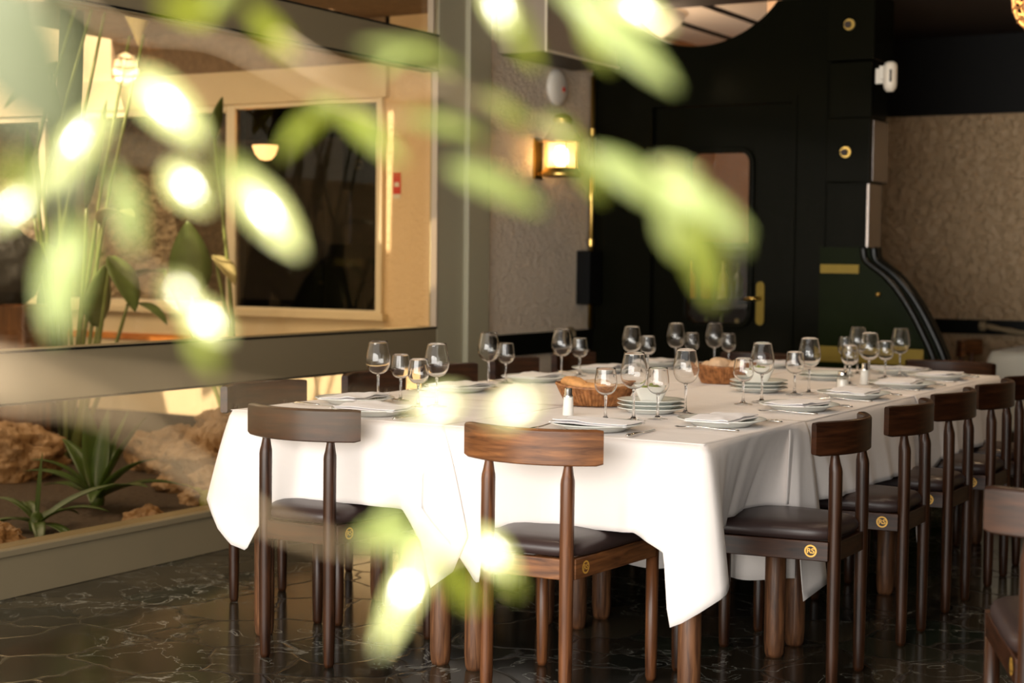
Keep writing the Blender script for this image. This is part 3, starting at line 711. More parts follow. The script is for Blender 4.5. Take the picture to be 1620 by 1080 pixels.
paddle((.04, 0, 0), O(-6.30, 6.30, 1.42), .15, .30, (.8, -.1, .7), 1.3, p1, DRY)
paddle((.0, .03, 0), O(-6.50, 6.25, 1.10), .16, .28, (-.5, 0, .9), .6, p1)
paddle((.05, .0, 0), O(-6.12, 6.20, 1.24), .17, .36, (.55, -.1, -.55), .5, p1)
paddle((.02, -.03, 0), O(-6.62, 6.30, 1.75), .10, .5, (-.1, 0, 1), .1, p1)
paddle((-.06, .03, 0), O(-6.85, 6.35, 1.45), .12, .5, (-.1, 0, 1), .1, p1)
paddle((-.03, .0, 0), O(-6.45, 6.35, 1.5), .09, .6, (.25, 0, 1), .1, p1)
for (a_, b_) in (((-6.80, 1.75), (-6.45, 2.64)), ((-6.72, 1.60), (-6.33, 2.62)), ((-6.62, 1.2), (-6.24, 2.60)), ((-6.44, .9), (-6.08, 2.40)), ((-6.40, .9), (-5.98, 2.40))):
    g = MB(); g.tube([O(-6.55, 6.30, .10), O(a_[0], 6.30, a_[1]), O((a_[0]+b_[0])/2-.02, 6.30, (a_[1]+b_[1])/2), O(b_[0], 6.30, b_[1])], [.014, .012, .010, .008], 8); g.build('stem', STEM, p1, smooth=True)
g = MB(); g.lathe([(.0, -.16), (.02, -.12), (.05, -.06), (.085, .0), (.09, .05), (.06, .09), (0, .10)], 18, O(-6.02, 6.30, 2.50), sy=.6); g.build('flower_bract', DRY, p1, smooth=True)
p2 = empty('broad_leaf_plant', (-5.72, 6.75, .10), 0, 'dark broad-leaved plant in front of the left window pane', 'plant', 'tall plants in the courtyard')
Q = lambda x, y, z: (x+5.72, y-6.75, z-.10)
paddle((0, 0, 0), Q(-6.02, 6.7, 1.02), .24, .42, (.05, -.1, 1), .2, p2)
paddle((.02, 0, 0), Q(-6.30, 6.8, 1.15), .18, .30, (-.75, -.1, .1), .8, p2)
paddle((.02, .02, 0), Q(-5.93, 6.8, 1.25), .12, .25, (.4, -.1, -.2), .6, p2, DRY)
paddle((.02, -.02, 0), Q(-6.02, 6.9, 1.9), .10, .24, (.2, 0, 1), .4, p2)
p3 = empty('leaning_trunk', (-6.95, 6.5, .10), 0, 'thick dark leaning trunk at the upper left behind the glass', 'tree')
g = MB(); g.tube([(0, 0, 0), (.1, -.02, .8), (.22, -.05, 1.6), (.30, -.08, 2.1), (.36, -.1, 2.74)], [.10, .09, .075, .07, .065], 14); g.build('trunk', BARK, p3, smooth=True)
for (az, el, L_, w_, dr, z) in ((180, 30, .5, .16, .9, 2.2), (200, -20, .45, .18, .5, 2.3), (170, 60, .5, .14, .7, 1.9)):
    a = R(az); el = R(el); blade('leaf', (.28, -.08, z-.1), (math.cos(a)*math.cos(el), math.sin(a)*math.cos(el), math.sin(el)), L_, w_, dr, PLANT_Y, p3, fold=.2)

# ================================================================== TABLES
TABS = [(-3.415, 4.03, -2.61, 4.825, 'table under the left front cloth corner'), (-2.595, 4.03, -1.775, 4.825, 'table under the right front cloth corner'),
        (-3.415, 4.865, -2.61, 5.965, 'middle table on the window side'), (-2.595, 4.865, -1.775, 5.965, 'middle table on the open right side'),
        (-3.415, 5.985, -2.61, 7.27, 'rear table on the window side'), (-2.595, 5.985, -1.775, 7.27, 'rear table on the open right side')]
def make_table(x0, y0, x1, y1, lab, far=False):
    e = empty('dining_table', ((x0+x1)/2, (y0+y1)/2, 0), 0, 'brown wooden-legged '+lab, 'table', 'wooden tables pushed together')
    hx, hy = (x1-x0)/2, (y1-y0)/2
    bx(-hx, -hy, .722, hx, hy, .744).build('tabletop', TABLE_WOOD, e, bevel=.004)
    ap = MB(); ap.box(-hx+.03, -hy+.03, .66, hx-.03, -hy+.05, .722); ap.box(-hx+.03, hy-.05, .66, hx-.03, hy-.03, .722)
    ap.box(-hx+.03, -hy+.03, .66, -hx+.05, hy-.03, .722); ap.box(hx-.05, -hy+.03, .66, hx-.03, hy-.03, .722); ap.build('apron', TABLE_WOOD, e)
    for sx in (-1, 1):
        for sy in (-1, 1):
            MB().lathe([(0, .0), (.026, .0), (.030, .012), (.033, .05), (.033, .71), (.0, .721)], 18, (sx*(hx-.055), sy*(hy-.07), 0)).build('leg', TABLE_WOOD, e, smooth=True)
    return e
for t_ in TABS: make_table(*t_)

def lerp(a, b, t): return a+(b-a)*t
def path_len(p):
    L = [0]
    for i in range(1, len(p)): L.append(L[-1]+(Vector(p[i])-Vector(p[i-1])).length)
    return L
def sample(p, L, s):
    s = max(0, min(L[-1], s))
    for i in range(1, len(p)):
        if s <= L[i] or i == len(p)-1:
            t = (s-L[i-1])/max(1e-9, L[i]-L[i-1]); return tuple(lerp(a, b, t) for a, b in zip(p[i-1], p[i]))
ZT = .7475
def make_cloth(lab, rect, top, hem, z=ZT, mat=None, extra=(), seed=1, fold=.012, ncol=None, group='white tablecloths on the long table'):
    """top: list of (x,y) round the table edge; hem: list of (u, x, y, z), u = position along top (0..1)"""
    mat = mat or CLOTH
    mb = MB(); x0, y0, x1, y1 = rect
    nx, ny = 44, 44; rows = []
    for j in range(ny+1):
        y = lerp(y0, y1, j/ny); row = []
        for i in range(nx+1):
            x = lerp(x0, x1, i/nx)
            q = noise.noise(Vector((x*2.3, y*2.3, seed)))*.0016+noise.noise(Vector((x*7, y*7, seed+5)))*.0008
            cr_ = 0
            for c_, v in ((x0+(x1-x0)*.36, x), (x0+(x1-x0)*.70, x), (y0+(y1-y0)*.34, y), (y0+(y1-y0)*.68, y)):
                cr_ = max(cr_, .0028*math.exp(-((v-c_)/.007)**2))
            e_ = min(i, nx-i, j, ny-j)
            row.append((x, y, z+max(0, q+.001)+(cr_ if e_ > 0 else 0)))
        rows.append(row)
    mb.grid(rows)
    if top:
        L = path_len([(a, b, 0) for a, b in top]); tot = L[-1]
        n = ncol or int(tot/.012); tp = [(a, b, z) for a, b in top]
        hs = smooth_hem(hem)
        R_ = []
        nr = 16
        cols = []
        for i in range(n+1):
            u = i/n; t3 = sample(tp, L, u*tot); h3 = eval_hem(hs, u)
            tx = Vector(sample(tp, L, min(tot, u*tot+.01)))-Vector(sample(tp, L, max(0, u*tot-.01))); nn = Vector((tx.y, -tx.x, 0)).normalized()
            drop = z-h3[2]
            fz = noise.noise(Vector((u*tot*6.5, seed*3.1, 0)))*fold*2.4+noise.noise(Vector((u*tot*15, seed*1.7, 4)))*fold
            col = []
            for j in range(nr+1):
                v = j/nr
                zz = t3[2]-drop*v
                a_ = v**.8
                px, py = lerp(t3[0], h3[0], a_), lerp(t3[1], h3[1], a_)
                rnd_ = .007*(1-math.exp(-v*drop/.010))
                ff = fz*(v**1.1)*min(1, drop/.3)
                if j == 0: zz = t3[2]+.0005
                col.append((px+nn.x*(rnd_+ff), py+nn.y*(rnd_+ff), zz))
            cols.append(col)
        mb.grid(cols)
    for quad in extra: mb.grid(quad)
    o = mb.build('tablecloth', mat, smooth=True, fix=False, solid=.0016); tag(o, lab, 'tablecloth', group)
    return o
def smooth_hem(h): return h
def eval_hem(h, u):
    for i in range(1, len(h)):
        if u <= h[i][0] or i == len(h)-1:
            a, b = h[i-1], h[i]; t = (u-a[0])/max(1e-9, b[0]-a[0]); t = max(0, min(1, t)); t = t*t*(3-2*t)*.5+t*.5
            return tuple(lerp(a[k], b[k], t) for k in (1, 2, 3))
XL, XR, YF, YE = -3.430, -1.758, 4.012, 7.288
SX = -2.602; S1 = 4.80; S2 = 5.972
def flap(xa, xb, y, z0, z1, n=40):
    rows = []
    for j in range(9):
        rows.append([(lerp(xa, xb, i/n), y+.004*math.sin(i*.9+j*.3)*(j/8), lerp(z0, z1+.012*math.sin(i*.35), j/8)) for i in range(n+1)])
    return rows
# right front cloth
P = .5116   # where the front-right corner falls on the path
make_cloth('white tablecloth draped over the right front corner of the long table', (SX, YF, XR, S1),
    [(SX-.07, YF+.006), (SX, YF), (XR-.012, YF), (XR, YF+.012), (XR, S1)],
    [(0, -2.66, 3.99, .50), (.03, -2.57, 3.98, .42), (.075, -2.46, 3.972, .298), (.085, -2.448, 3.975, .30), (.11, -2.425, 3.985, .46), (.16, -2.36, 3.99, .472), (.25, -2.25, 3.995, .487), (.385, -2.0, 3.99, .487), (.415, -1.955, 3.985, .492), (.455, -1.90, 3.97, .478), (.500, -1.835, 3.955, .455), (.514, -1.815, 3.945, .27), (.520, -1.803, 3.940, .250), (.530, -1.745, 3.950, .295), (.541, -1.690, 3.985, .345), (.56, -1.705, 4.05, .36), (.60, -1.765, 4.14, .41), (.65, -1.815, 4.24, .455), (.74, -1.860, 4.40, .488), (.84, -1.862, 4.56, .489), (.92, -1.83, 4.69, .489), (.955, -1.775, 4.75, .47), (.965, -1.775, 4.765, .33), (.978, -1.775, 4.80, .175), (1, -1.735, 4.93, .215)],
    extra=(flap(-2.59, -1.80, 4.845, .744, .225),), seed=3)
make_cloth('white tablecloth draped over the left front corner of the long table', (XL, YF, SX, S1),
    [(XL, S1), (XL, YF+.012), (XL+.012, YF), (SX, YF)],
    [(0, -3.47, 4.82, .44), (.2, -3.48, 4.55, .47), (.38, -3.50, 4.20, .47), (.46, -3.52, 4.06, .47), (.478, -3.485, 3.97, .455), (.492, -3.42, 3.955, .37), (.505, -3.37, 3.95, .325), (.525, -3.305, 3.95, .31), (.56, -3.25, 3.965, .41), (.60, -3.18, 3.98, .472), (.66, -3.10, 3.99, .487), (.80, -2.82, 3.99, .489), (.87, -2.73, 3.98, .489), (.925, -2.665, 3.975, .40), (.955, -2.62, 3.965, .262), (.985, -2.54, 3.965, .32), (1, -2.49, 3.965, .43)],
    extra=(flap(-3.41, -2.62, 4.845, .744, .225),), seed=7)
make_cloth('white tablecloth on the middle of the long table, open right side', (SX, S1-.02, XR-.002, S2+.02), [(XR-.004, S1-.14), (XR-.004, S2+.02)],
    [(0, -1.785, 4.70, .495), (.06, -1.765, 4.84, .49), (.12, -1.72, 4.98, .487), (.5, -1.71, 5.38, .489), (.85, -1.715, 5.78, .487), (.93, -1.735, 5.92, .45), (.97, -1.74, 5.96, .20), (1, -1.73, 6.03, .17)], z=ZT-.0016, seed=11)
make_cloth('white tablecloth on the far right end of the long table', (SX, S2, XR, YE), [(XR, S2+.002), (XR, YE-.02), (XR-.02, YE), (SX, YE)],
    [(0, -1.725, 5.99, .40), (.1, -1.72, 6.20, .487), (.5, -1.715, 6.9, .489), (.60, -1.70, 7.27, .33), (.63, -1.69, 7.33, .28), (.66, -1.76, 7.34, .34), (1, -2.6, 7.32, .47)], seed=13)
make_cloth('white tablecloth on the middle of the long table, window side', (XL, S1, SX, S2), [(XL, S2), (XL, S1+.002)],
    [(0, -3.48, 5.98, .46), (1, -3.48, 4.80, .46)], z=ZT-.0016, seed=17)
make_cloth('white tablecloth on the far left end of the long table', (XL, S2, SX, YE), [(SX, YE), (XL+.02, YE), (XL, YE-.02), (XL, S2)],
    [(0, -2.6, 7.32, .46), (.35, -3.38, 7.34, .40), (.39, -3.50, 7.36, .28), (.43, -3.49, 7.26, .40), (1, -3.48, 5.98, .46)], seed=19)

# ================================================================== CHAIRS
def make_chair():
    e = empty('dining_chair')
    rx_, fx_, fy_ = .1225, .181, .47
    # rear legs rise to the backrest; the tops are necked and scooped
    for s in (-1, 1):
        g = MB(); x = s*rx_
        g.lathe([(0, 0), (.013, 0), (.0165, .012), (.0185, .10), (.0195, .30), (.0200, .50), (.0200, .640), (.0192, .650), (.0160, .664), (.0125, .685), (.0120, .715), (0, .716)], 16, (x, 0, 0))
        g.v = [(p[0], p[1]+(.004*min(1, max(0, (p[2]-.63)/.05))), p[2]) for p in g.v]
        o = g.build('leg', CHAIR_WOOD_V, e, smooth=True)
        g = MB(); xx = s*fx_
        g.lathe([(0, 0), (.013, 0), (.0165, .012), (.0185, .10), (.019, .436), (0, .437)], 16, (xx, fy_, 0)); g.build('leg', CHAIR_WOOD_V, e, smooth=True)
    def rail(p, q, name='rail', z0=.376, z1=.434, t=.022):
        p = Vector((p[0], p[1], 0)); q = Vector((q[0], q[1], 0)); d = (q-p).normalized(); n = Vector((d.y, -d.x, 0))*t/2
        g = MB(); g.add([(*(p-n).xy, z0), (*(q-n).xy, z0), (*(q+n).xy, z0), (*(p+n).xy, z0), (*(p-n).xy, z1), (*(q-n).xy, z1), (*(q+n).xy, z1), (*(p+n).xy, z1)],
                        [(0, 3, 2, 1), (4, 5, 6, 7), (0, 1, 5, 4), (1, 2, 6, 5), (2, 3, 7, 6), (3, 0, 4, 7)])
        return g.build(name, CHAIR_WOOD_H, e, bevel=.003)
    rail((-rx_+.01, 0), (rx_-.01, 0)); rail((-fx_+.01, fy_), (fx_-.01, fy_))
    for s in (-1, 1):
        o = rail((s*(rx_+.012), .012), (s*(fx_+.006), fy_-.012))
        d = Vector((fx_-rx_-.006, fy_-.024)).normalized()
        # gold monogram: ring with two letters
        ox = rx_+.012+.011+.0006; oy = .062; xo = ox+(oy-.012)*(d.x/d.y)
        n = 36; v = []; f = []
        for k in range(n):
            a = 2*PI*k/n
            for r_ in (.0185, .0135): v.append((r_*math.cos(a), r_*math.sin(a), 0))
        for k in range(n):
            k2 = (k+1) % n; f.append((2*k, 2*k+1, 2*k2+1, 2*k2))
        tc_ = bpy.data.curves.new('mono', 'FONT'); tc_.body = 'RS'; tc_.size = .021; tc_.align_x = 'CENTER'; tc_.align_y = 'CENTER'; tc_.offset = .0006; tc_.space_character = .92
        to = bpy.data.objects.new('mono', tc_); COL.objects.link(to)
        bpy.context.view_layer.update()
        tm = bpy.data.meshes.new_from_object(to.evaluated_get(bpy.context.evaluated_depsgraph_get()))
        base = len(v); v += [(p.co.x*1.12, p.co.y, 0) for p in tm.vertices]; f += [tuple(base+i for i in p.vertices) for p in tm.polygons]
        bpy.data.objects.remove(to)
        me = bpy.data.meshes.new('emblem'); me.from_pydata(v, [], f); me.materials.append(GOLD)
        eo = bpy.data.objects.new('emblem', me); COL.objects.link(eo)
        # local X of the emblem runs so that it reads from outside
        if s > 0: X_ = Vector((d.x, d.y, 0)); Z_ = Vector((d.y, -d.x, 0))
        else: X_ = Vector((d.x, -d.y, 0)); Z_ = Vector((-d.y, -d.x, 0))
        M = Matrix((X_, Vector((0, 0, 1)), Z_)).transposed().to_4x4(); M.translation = Vector((s*xo, oy, .405))+Z_*.0003
        eo.matrix_world = M; eo.parent = o; eo['label'] = 'round gold monogram'
    # cushion
    rows = []; n = 48
    prof = [(.90, .4345, 0), (.975, .438, 0), (1.0, .449, 0), (1.0, .460, 0), (.975, .471, 0), (.92, .479, 0), (.8, .485, 0), (.6, .489, 0), (.35, .4915, 0), (.12, .493, 0), (.001, .493, 0)]
    for (s_, z, _) in prof:
        row = []
        for k in range(n+1):
            a = 2*PI*k/n; c_, q_ = math.cos(a), math.sin(a)
            ex = .38; ux = math.copysign(abs(c_)**ex, c_); uy = math.copysign(abs(q_)**ex, q_)
            yy = .232+uy*.235*s_; hw = lerp(.152, .203, (uy*s_+1)/2)
            fr_ = 1-(.06*(1-abs(uy)) if False else 0)
            row.append((ux*hw*s_*fr_, yy+(.018*(1-ux*ux) if uy > .5 else 0)*s_, z))
        rows.append(row)
    g = MB(); g.grid(rows); g.build('seat_cushion', LEATHER, e, smooth=True)
    # bent backrest
    rows = []; n = 28; half = .209
    loops = []
    for i in range(n+1):
        x = -half+2*half*i/n; yb = -.036+1.70*x*x
        tn = Vector((1, 3.4*x)).normalized(); nx_ = Vector((-tn.y, tn.x))
        th = .0125
        zt = .790-.003*max(0, abs(x)/half-.93)/.07; zb = .690+.005*max(0, abs(x)/half-.93)/.07
        c = []
        for (o_, z) in ((-th, zb+.004), (-th*.7, zb), (th*.7, zb), (th, zb+.004), (th, zt-.006), (th*.6, zt), (-th*.6, zt), (-th, zt-.006), (-th, zb+.004)):
            c.append((x+nx_.x*o_, yb+nx_.y*o_, z))
        loops.append(c)
    g = MB(); g.grid(loops)
    for L_ in (loops[0], loops[-1]): g.add(L_[:-1], [tuple(range(8))])
    g.build('backrest', CHAIR_WOOD_H, e, bevel=.003)
    return e
chair0 = make_chair(); used = [False]
def place_chair(x, y, deg, label, group):
    c = chair0 if not used[0] else copy_tree(chair0); used[0] = True
    c.location = (x, y, 0); c.rotation_euler = (0, 0, R(deg)); tag(c, label, 'chair', group); return c
G1 = 'wooden chairs around the long table'
place_chair(-2.19, 3.80, 3, 'brown wooden chair with curved backrest at the front under the right front cloth', G1)
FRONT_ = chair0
place_chair(-3.048, 3.875, 1, 'brown wooden chair at the front left of the table, crossed by a blurred twig', G1)
ords = ['nearest', 'second nearest', 'middle', 'fourth', 'farthest']
for i, (y, dg) in enumerate(((4.605, 90), (5.24, 91), (5.82, 89), (6.37, 90), (6.88, 89))):
    place_chair(-1.545+(.01 if i % 2 else 0), y, dg, '%s of the dark wooden chairs along the open right side of the table' % ords[i].capitalize(), G1)
for i, (y, dg) in enumerate(((4.56, -96), (5.24, -90), (5.80, -90), (6.35, -90), (6.92, -90))):
    place_chair(-3.765, y, dg, '%s of the dark chairs on the window side of the table' % ords[i].capitalize(), G1)
place_chair(-2.05, 7.56, 178, 'dark chair at the far end of the table, nearer the curved dark panel', G1)
place_chair(-3.00, 7.56, 181, 'dark chair at the far end of the table, in front of the stucco wall corner', G1)
NEAR_ = place_chair(-.62, 3.385, 15, 'brown wooden chair cut off by the right edge of the photo', 'chairs of other tables')
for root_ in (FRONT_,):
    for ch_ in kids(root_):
        mm_ = {'chair_wood_across': LIT_WOOD_H, 'chair_wood_upright': LIT_WOOD_V}.get(ch_.data.materials[0].name)
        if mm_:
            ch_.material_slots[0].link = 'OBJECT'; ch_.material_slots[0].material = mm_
# neighbouring table at the right rear
make_table(-2.28, 9.32, -1.36, 10.1, 'table under the ivory cloth near the rope', True)
make_cloth('ivory tablecloth on the small table at the right rear by the rope', (-2.30, 9.30, -1.34, 10.12), [(-2.30, 10.12), (-2.30, 9.32), (-2.28, 9.30), (-1.34, 9.30)],
    [(0, -2.36, 10.14, .3), (.4, -2.38, 9.5, .28), (.46, -2.42, 9.25, .12), (.50, -2.36, 9.18, .10), (.55, -2.2, 9.22, .30), (1, -1.3, 9.22, .3)], mat=CLOTH_FAR, seed=23, fold=.03, group='cloths of other tables')
place_chair(-2.56, 9.75, -90, 'dark chair at the left side of the small ivory-clothed table', 'chairs of other tables')
place_chair(-1.80, 9.02, 2, 'dark chair in front of the small ivory-clothed table', 'chairs of other tables')

# ================================================================== TABLEWARE
Z0 = .7510
def make_wine(big):
    e = empty('wine_glass')
    if big: hs, H_, rb, rt, rf = .098, .212, .0425, .0315, .037
    else: hs, H_, rb, rt, rf = .078, .162, .0355, .030, .032
    bh = H_-hs
    pr_ = []
    for i in range(19):
        t = i/18
        if t < .42:
            a = t/.42*PI/2; r_ = rb*math.sin(a)**.85; z = hs+bh*.42*(1-math.cos(a))
        else:
            q = (t-.42)/.58; r_ = lerp(rb, rt, q*q*(3-2*q)*.6+q*q*.4); z = hs+bh*(.42+.58*q)
        pr_.append((max(r_, .0035), z))
    th_ = .0011
    inn = [(max(0, r_-th_*(1 if i > 1 else .5)), z+(th_*(1.6-1.6*min(1, i/7)) if i < 7 else 0)) for i, (r_, z) in enumerate(pr_)]
    inn[0] = (0, inn[0][1])
    ring_ = [(0, pr_[0][1])]+pr_+[(pr_[-1][0]-th_*.5, H_+.0006)]+inn[::-1]
    MB().lathe(ring_, 40).build('bowl', BLOWN, e, smooth=True)
    MB().lathe([(0, 0), (rf, 0), (rf, .001), (rf*.6, .003), (.010, .006), (.0050, .014), (.0038, .03), (.0036, hs-.02), (.0050, hs-.006), (.0058, hs+.001), (0, hs-.0006)], 28).build('stem', STEMGLASS, e, smooth=True)
    return e
wb, ws = make_wine(True), make_wine(False); wused = {True: False, False: False}
def wine(x, y, big, lab):
    s_ = wb if big else ws
    o = s_ if not wused[big] else copy_tree(s_); wused[big] = True
    o.location = (x, y, Z0); tag(o, lab, 'wine glass', 'empty wine glasses on the table'); return o
def make_plate():
    e = empty('dinner_plate')
    MB().lathe([(0, .002), (.07, .002), (.075, 0), (.082, .001), (.092, .008), (.118, .017), (.128, .0195), (.129, .0215), (.126, .0225), (.112, .0185), (.090, .0115), (.078, .007), (0, .0065)], 56).build('body', PORCELAIN, e, smooth=True)
    return e
def flat_obj():
    g = MB().lathe([(0, .002), (.07, .002), (.075, 0), (.082, .001), (.092, .008), (.118, .017), (.128, .0195), (.129, .0215), (.126, .0225), (.112, .0185), (.090, .0115), (.078, .007), (0, .0065)], 56)
    return g.build('dinner_plate', PORCELAIN, smooth=True)
plate0 = flat_obj(); pused = [False]
def plate(x, y, z, lab, group='white plates on the table', s=1.05):
    o = plate0 if not pused[0] else plate0.copy()
    if pused[0]: COL.objects.link(o)
    pused[0] = True; o.location = (x, y, z); o.scale = (s, s, s); tag(o, lab, 'plate', group); return o
def make_napkin(seed, peak):
    rows_t = []; nx, ny = 26, 16; W_, D_ = .245, .145
    g = MB()
    def surf(i, j, lay):
        u, v = i/nx, j/ny; x = (u-.5)*W_; y = (v-.5)*D_
        b_ = .006*math.sin(u*5+seed)+.005*math.sin(v*4+seed*2)+.012*noise.noise(Vector((u*3, v*3, seed)))
        pk = peak*max(0, 1-abs(u-.33-.1*v)/.33)*(.35+.65*v)
        edge = min(1, min(i, nx-i)/3)*min(1, min(j, ny-j)/3)
        return x, y, b_, pk, edge
    for lay in range(2):
        top_, bot_ = [], []; sc_ = 1-.04*lay; off = .004*lay
        for j in range(ny+1):
            a_, c_ = [], []
            for i in range(nx+1):
                x, y, b_, pk, ed = surf(i, j, lay); zb = .0030+lay*.0050
                a_.append((x*sc_+off, y*sc_+off, zb+.003*ed+.0018+max(0, b_)*(.3+.3*lay)+pk*(lay+1)/3*.9))
                c_.append((x*sc_+off, y*sc_+off, zb-.0012*ed+max(0, b_)*(.3+.3*lay)*.9+pk*(lay+1)/3*.82))
            top_.append(a_); bot_.append(c_)
        g.grid(top_); g.grid(bot_, flip=True)
        ring_t = [top_[0][i] for i in range(nx+1)]+[top_[j][nx] for j in range(1, ny+1)]+[top_[ny][i] for i in range(nx-1, -1, -1)]+[top_[j][0] for j in range(ny-1, 0, -1)]
        ring_b = [bot_[0][i] for i in range(nx+1)]+[bot_[j][nx] for j in range(1, ny+1)]+[bot_[ny][i] for i in range(nx-1, -1, -1)]+[bot_[j][0] for j in range(ny-1, 0, -1)]
        g.grid([ring_t+[ring_t[0]], ring_b+[ring_b[0]]], flip=True)
    return g.build('folded_napkin', NAPKIN, smooth=True, fix=False)
naps = [make_napkin(1, .006), make_napkin(2.2, .016), make_napkin(3.7, .010)]; nused = [0, 0, 0]
def napkin(x, y, z, rz, lab, k):
    o = naps[k] if not nused[k] else naps[k].copy()
    if nused[k]: COL.objects.link(o)
    nused[k] = 1; o.location = (x, y, z); o.rotation_euler = (0, 0, rz); tag(o, lab, 'napkin', 'folded white napkins on the plates')
def make_knife():
    e = empty('table_knife')
    g = MB(); g.tube([(0, -.115, .006), (0, -.10, .0062), (0, -.06, .006), (0, -.02, .0055), (0, -.008, .005)], [.004, .0075, .0065, .005, .0035], 12, flat=.65); g.build('handle', CHROME, e, smooth=True)
    g = MB(); g.prism([(-.0045, -.01), (.003, -.01), (.006, .02), (.0075, .07), (.005, .095), (-.003, .108), (-.0045, .09)], 'z', .0030, .0048); g.build('blade', CHROME, e, bevel=.0006)
    return e
def make_fork():
    e = empty('table_fork')
    g = MB(); g.tube([(0, -.10, .004), (0, -.08, .0045), (0, -.03, .005), (0, .03, .009), (0, .045, .008)], [.006, .0065, .0045, .003, .003], 10, flat=.5); g.build('handle', CHROME, e, smooth=True)
    g = MB(); g.prism([(-.003, .04), (.003, .04), (.009, .052), (.0115, .062), (-.0115, .062), (-.009, .052)], 'z', .0065, .0085)
    for k in range(4):
        x = -.0095+k*.00633; g.tube([(x, .06, .0075), (x, .075, .0050), (x, .09, .0045), (x, .10, .0065)], [.0018, .0017, .0015, .0008], 6)
    g.build('tines', CHROME, e, smooth=False)
    return e
kn, fk = make_knife(), make_fork(); kused = {0: False, 1: False}
def cut(x, y, rz, which, lab):
    s_ = (kn, fk)[which]; o = s_ if not kused[which] else copy_tree(s_); kused[which] = True
    o.location = (x, y, Z0+.0005); o.rotation_euler = (0, 0, rz); tag(o, lab, ('knife', 'fork')[which], ('table knives beside the plates', 'table forks beside the plates')[which])
# settings: key, plate x, y, facing angle (deg, direction the diner looks), description
SET = [('FB', -2.165, 4.155, 0, 'front right place, behind the brown front chair'),
       ('FA', -2.955, 4.145, 0, 'front left place, behind the chair crossed by the twig'),
       ('R1', -1.915, 4.50, 90, 'nearest place on the open right side'), ('R2', -1.905, 5.135, 90, 'second nearest place on the open right side'),
       ('R3', -1.91, 5.72, 90, 'middle place on the open right side'), ('R4', -1.91, 6.31, 90, 'fourth place back on the open right side'), ('R5', -1.92, 6.86, 90, 'farthest place on the open right side'),
       ('L1', -3.23, 4.42, -90, 'nearest place on the window side'), ('L2', -3.225, 5.08, -90, 'second nearest place on the window side'),
       ('L3', -3.235, 5.66, -90, 'middle place on the window side'), ('L4', -3.26, 6.31, -90, 'fourth place back on the window side'), ('L5', -3.25, 6.86, -90, 'farthest place on the window side'),
       ('E1', -2.80, 7.12, 180, 'far end place next to the window side'), ('E2', -2.16, 7.10, 180, 'far end place next to the curved dark panel')]
NR = random.Random(5)
for i, (k, x, y, a, d_) in enumerate(SET):
    plate(x, y, Z0, 'white dinner plate at the '+d_, )
    napkin(x+NR.uniform(-.008, .008), y+NR.uniform(-.008, .008), Z0+.0165, R(a+NR.uniform(-6, 6)), 'folded white napkin at the '+d_, i % 3)
    c, s_ = math.cos(R(a)), math.sin(R(a))
    cut(x+c*.160+s_*.02, y+s_*.160-c*.02, R(a+NR.uniform(-5, 5)), 0, 'silver knife at the '+d_)
    cut(x-c*.155+s_*.02, y-s_*.155-c*.02, R(a+NR.uniform(-5, 5)), 1, 'silver fork at the '+d_)
WG = [('L1', -3.18, 4.485, -3.165, 4.60), ('FA', -2.95, 4.50, -2.98, 4.435), ('L2', -3.24, 5.31, -3.275, 5.50), ('L3', -3.18, 5.79, -3.24, 6.06),
      ('L4', -3.076, 6.231, -3.095, 6.43), ('L5', -3.079, 6.692, -3.074, 6.86), ('E1', -2.947, 6.827, -2.92, 6.93),
      ('FB', -2.20, 4.475, -2.275, 4.43), ('R1', -2.156, 4.767, -2.155, 4.555), ('R2', -2.12, 5.34, -2.14, 5.216), ('R3', -2.113, 5.80, -2.14, 5.72),
      ('R4', -2.075, 6.40, -2.13, 6.32), ('R5', -2.111, 6.94, -2.12, 6.76), ('E2', -2.30, 6.93, -2.38, 7.0)]
dd = {k: d_ for k, _, _, _, d_ in SET}
for k, xb, yb, xs, ys in WG:
    wine(xb, yb, True, 'tall empty wine glass at the '+dd[k]); wine(xs, ys, False, 'short empty wine glass at the '+dd[k])

# shakers
def shaker(x, y, slim, lab):
    e = empty('salt_shaker', (x, y, Z0), 0, lab, 'salt shaker')
    if slim:
        MB().lathe([(0, 0), (.0165, 0), (.018, .003), (.0165, .03), (.0150, .062), (0, .063)], 24).build('salt_body', SALT, e, smooth=True)
        MB().lathe([(.0152, .060), (.0150, .066), (.0125, .069), (.0125, .085), (.010, .0885), (0, .089)], 24).build('cap', CHROME, e, smooth=True)
    else:
        MB().lathe([(0, .002), (.0215, .002), (.0220, .005), (.0220, .042), (0, .043)], 24).build('salt_body', SALT, e, smooth=True)
        MB().lathe([(.0228, 0), (.0232, .004), (.0232, .046), (.019, .055), (.015, .058), (.015, .064)], 24).build('jar_wall', WINE_GLASS, e, smooth=True)
        MB().lathe([(.017, .058), (.0175, .070), (.015, .074), (0, .0745)], 24).build('cap', CHROME, e, smooth=True)
    return e
shaker(-2.437, 4.485, True, 'slim white salt shaker with steel cap beside the near bread basket')
shaker(-2.06, 6.03, False, 'squat glass salt shaker with steel lid behind the middle right place')
shaker(-2.08, 6.36, True, 'slim white shaker with steel cap among the glasses of the fourth right place')

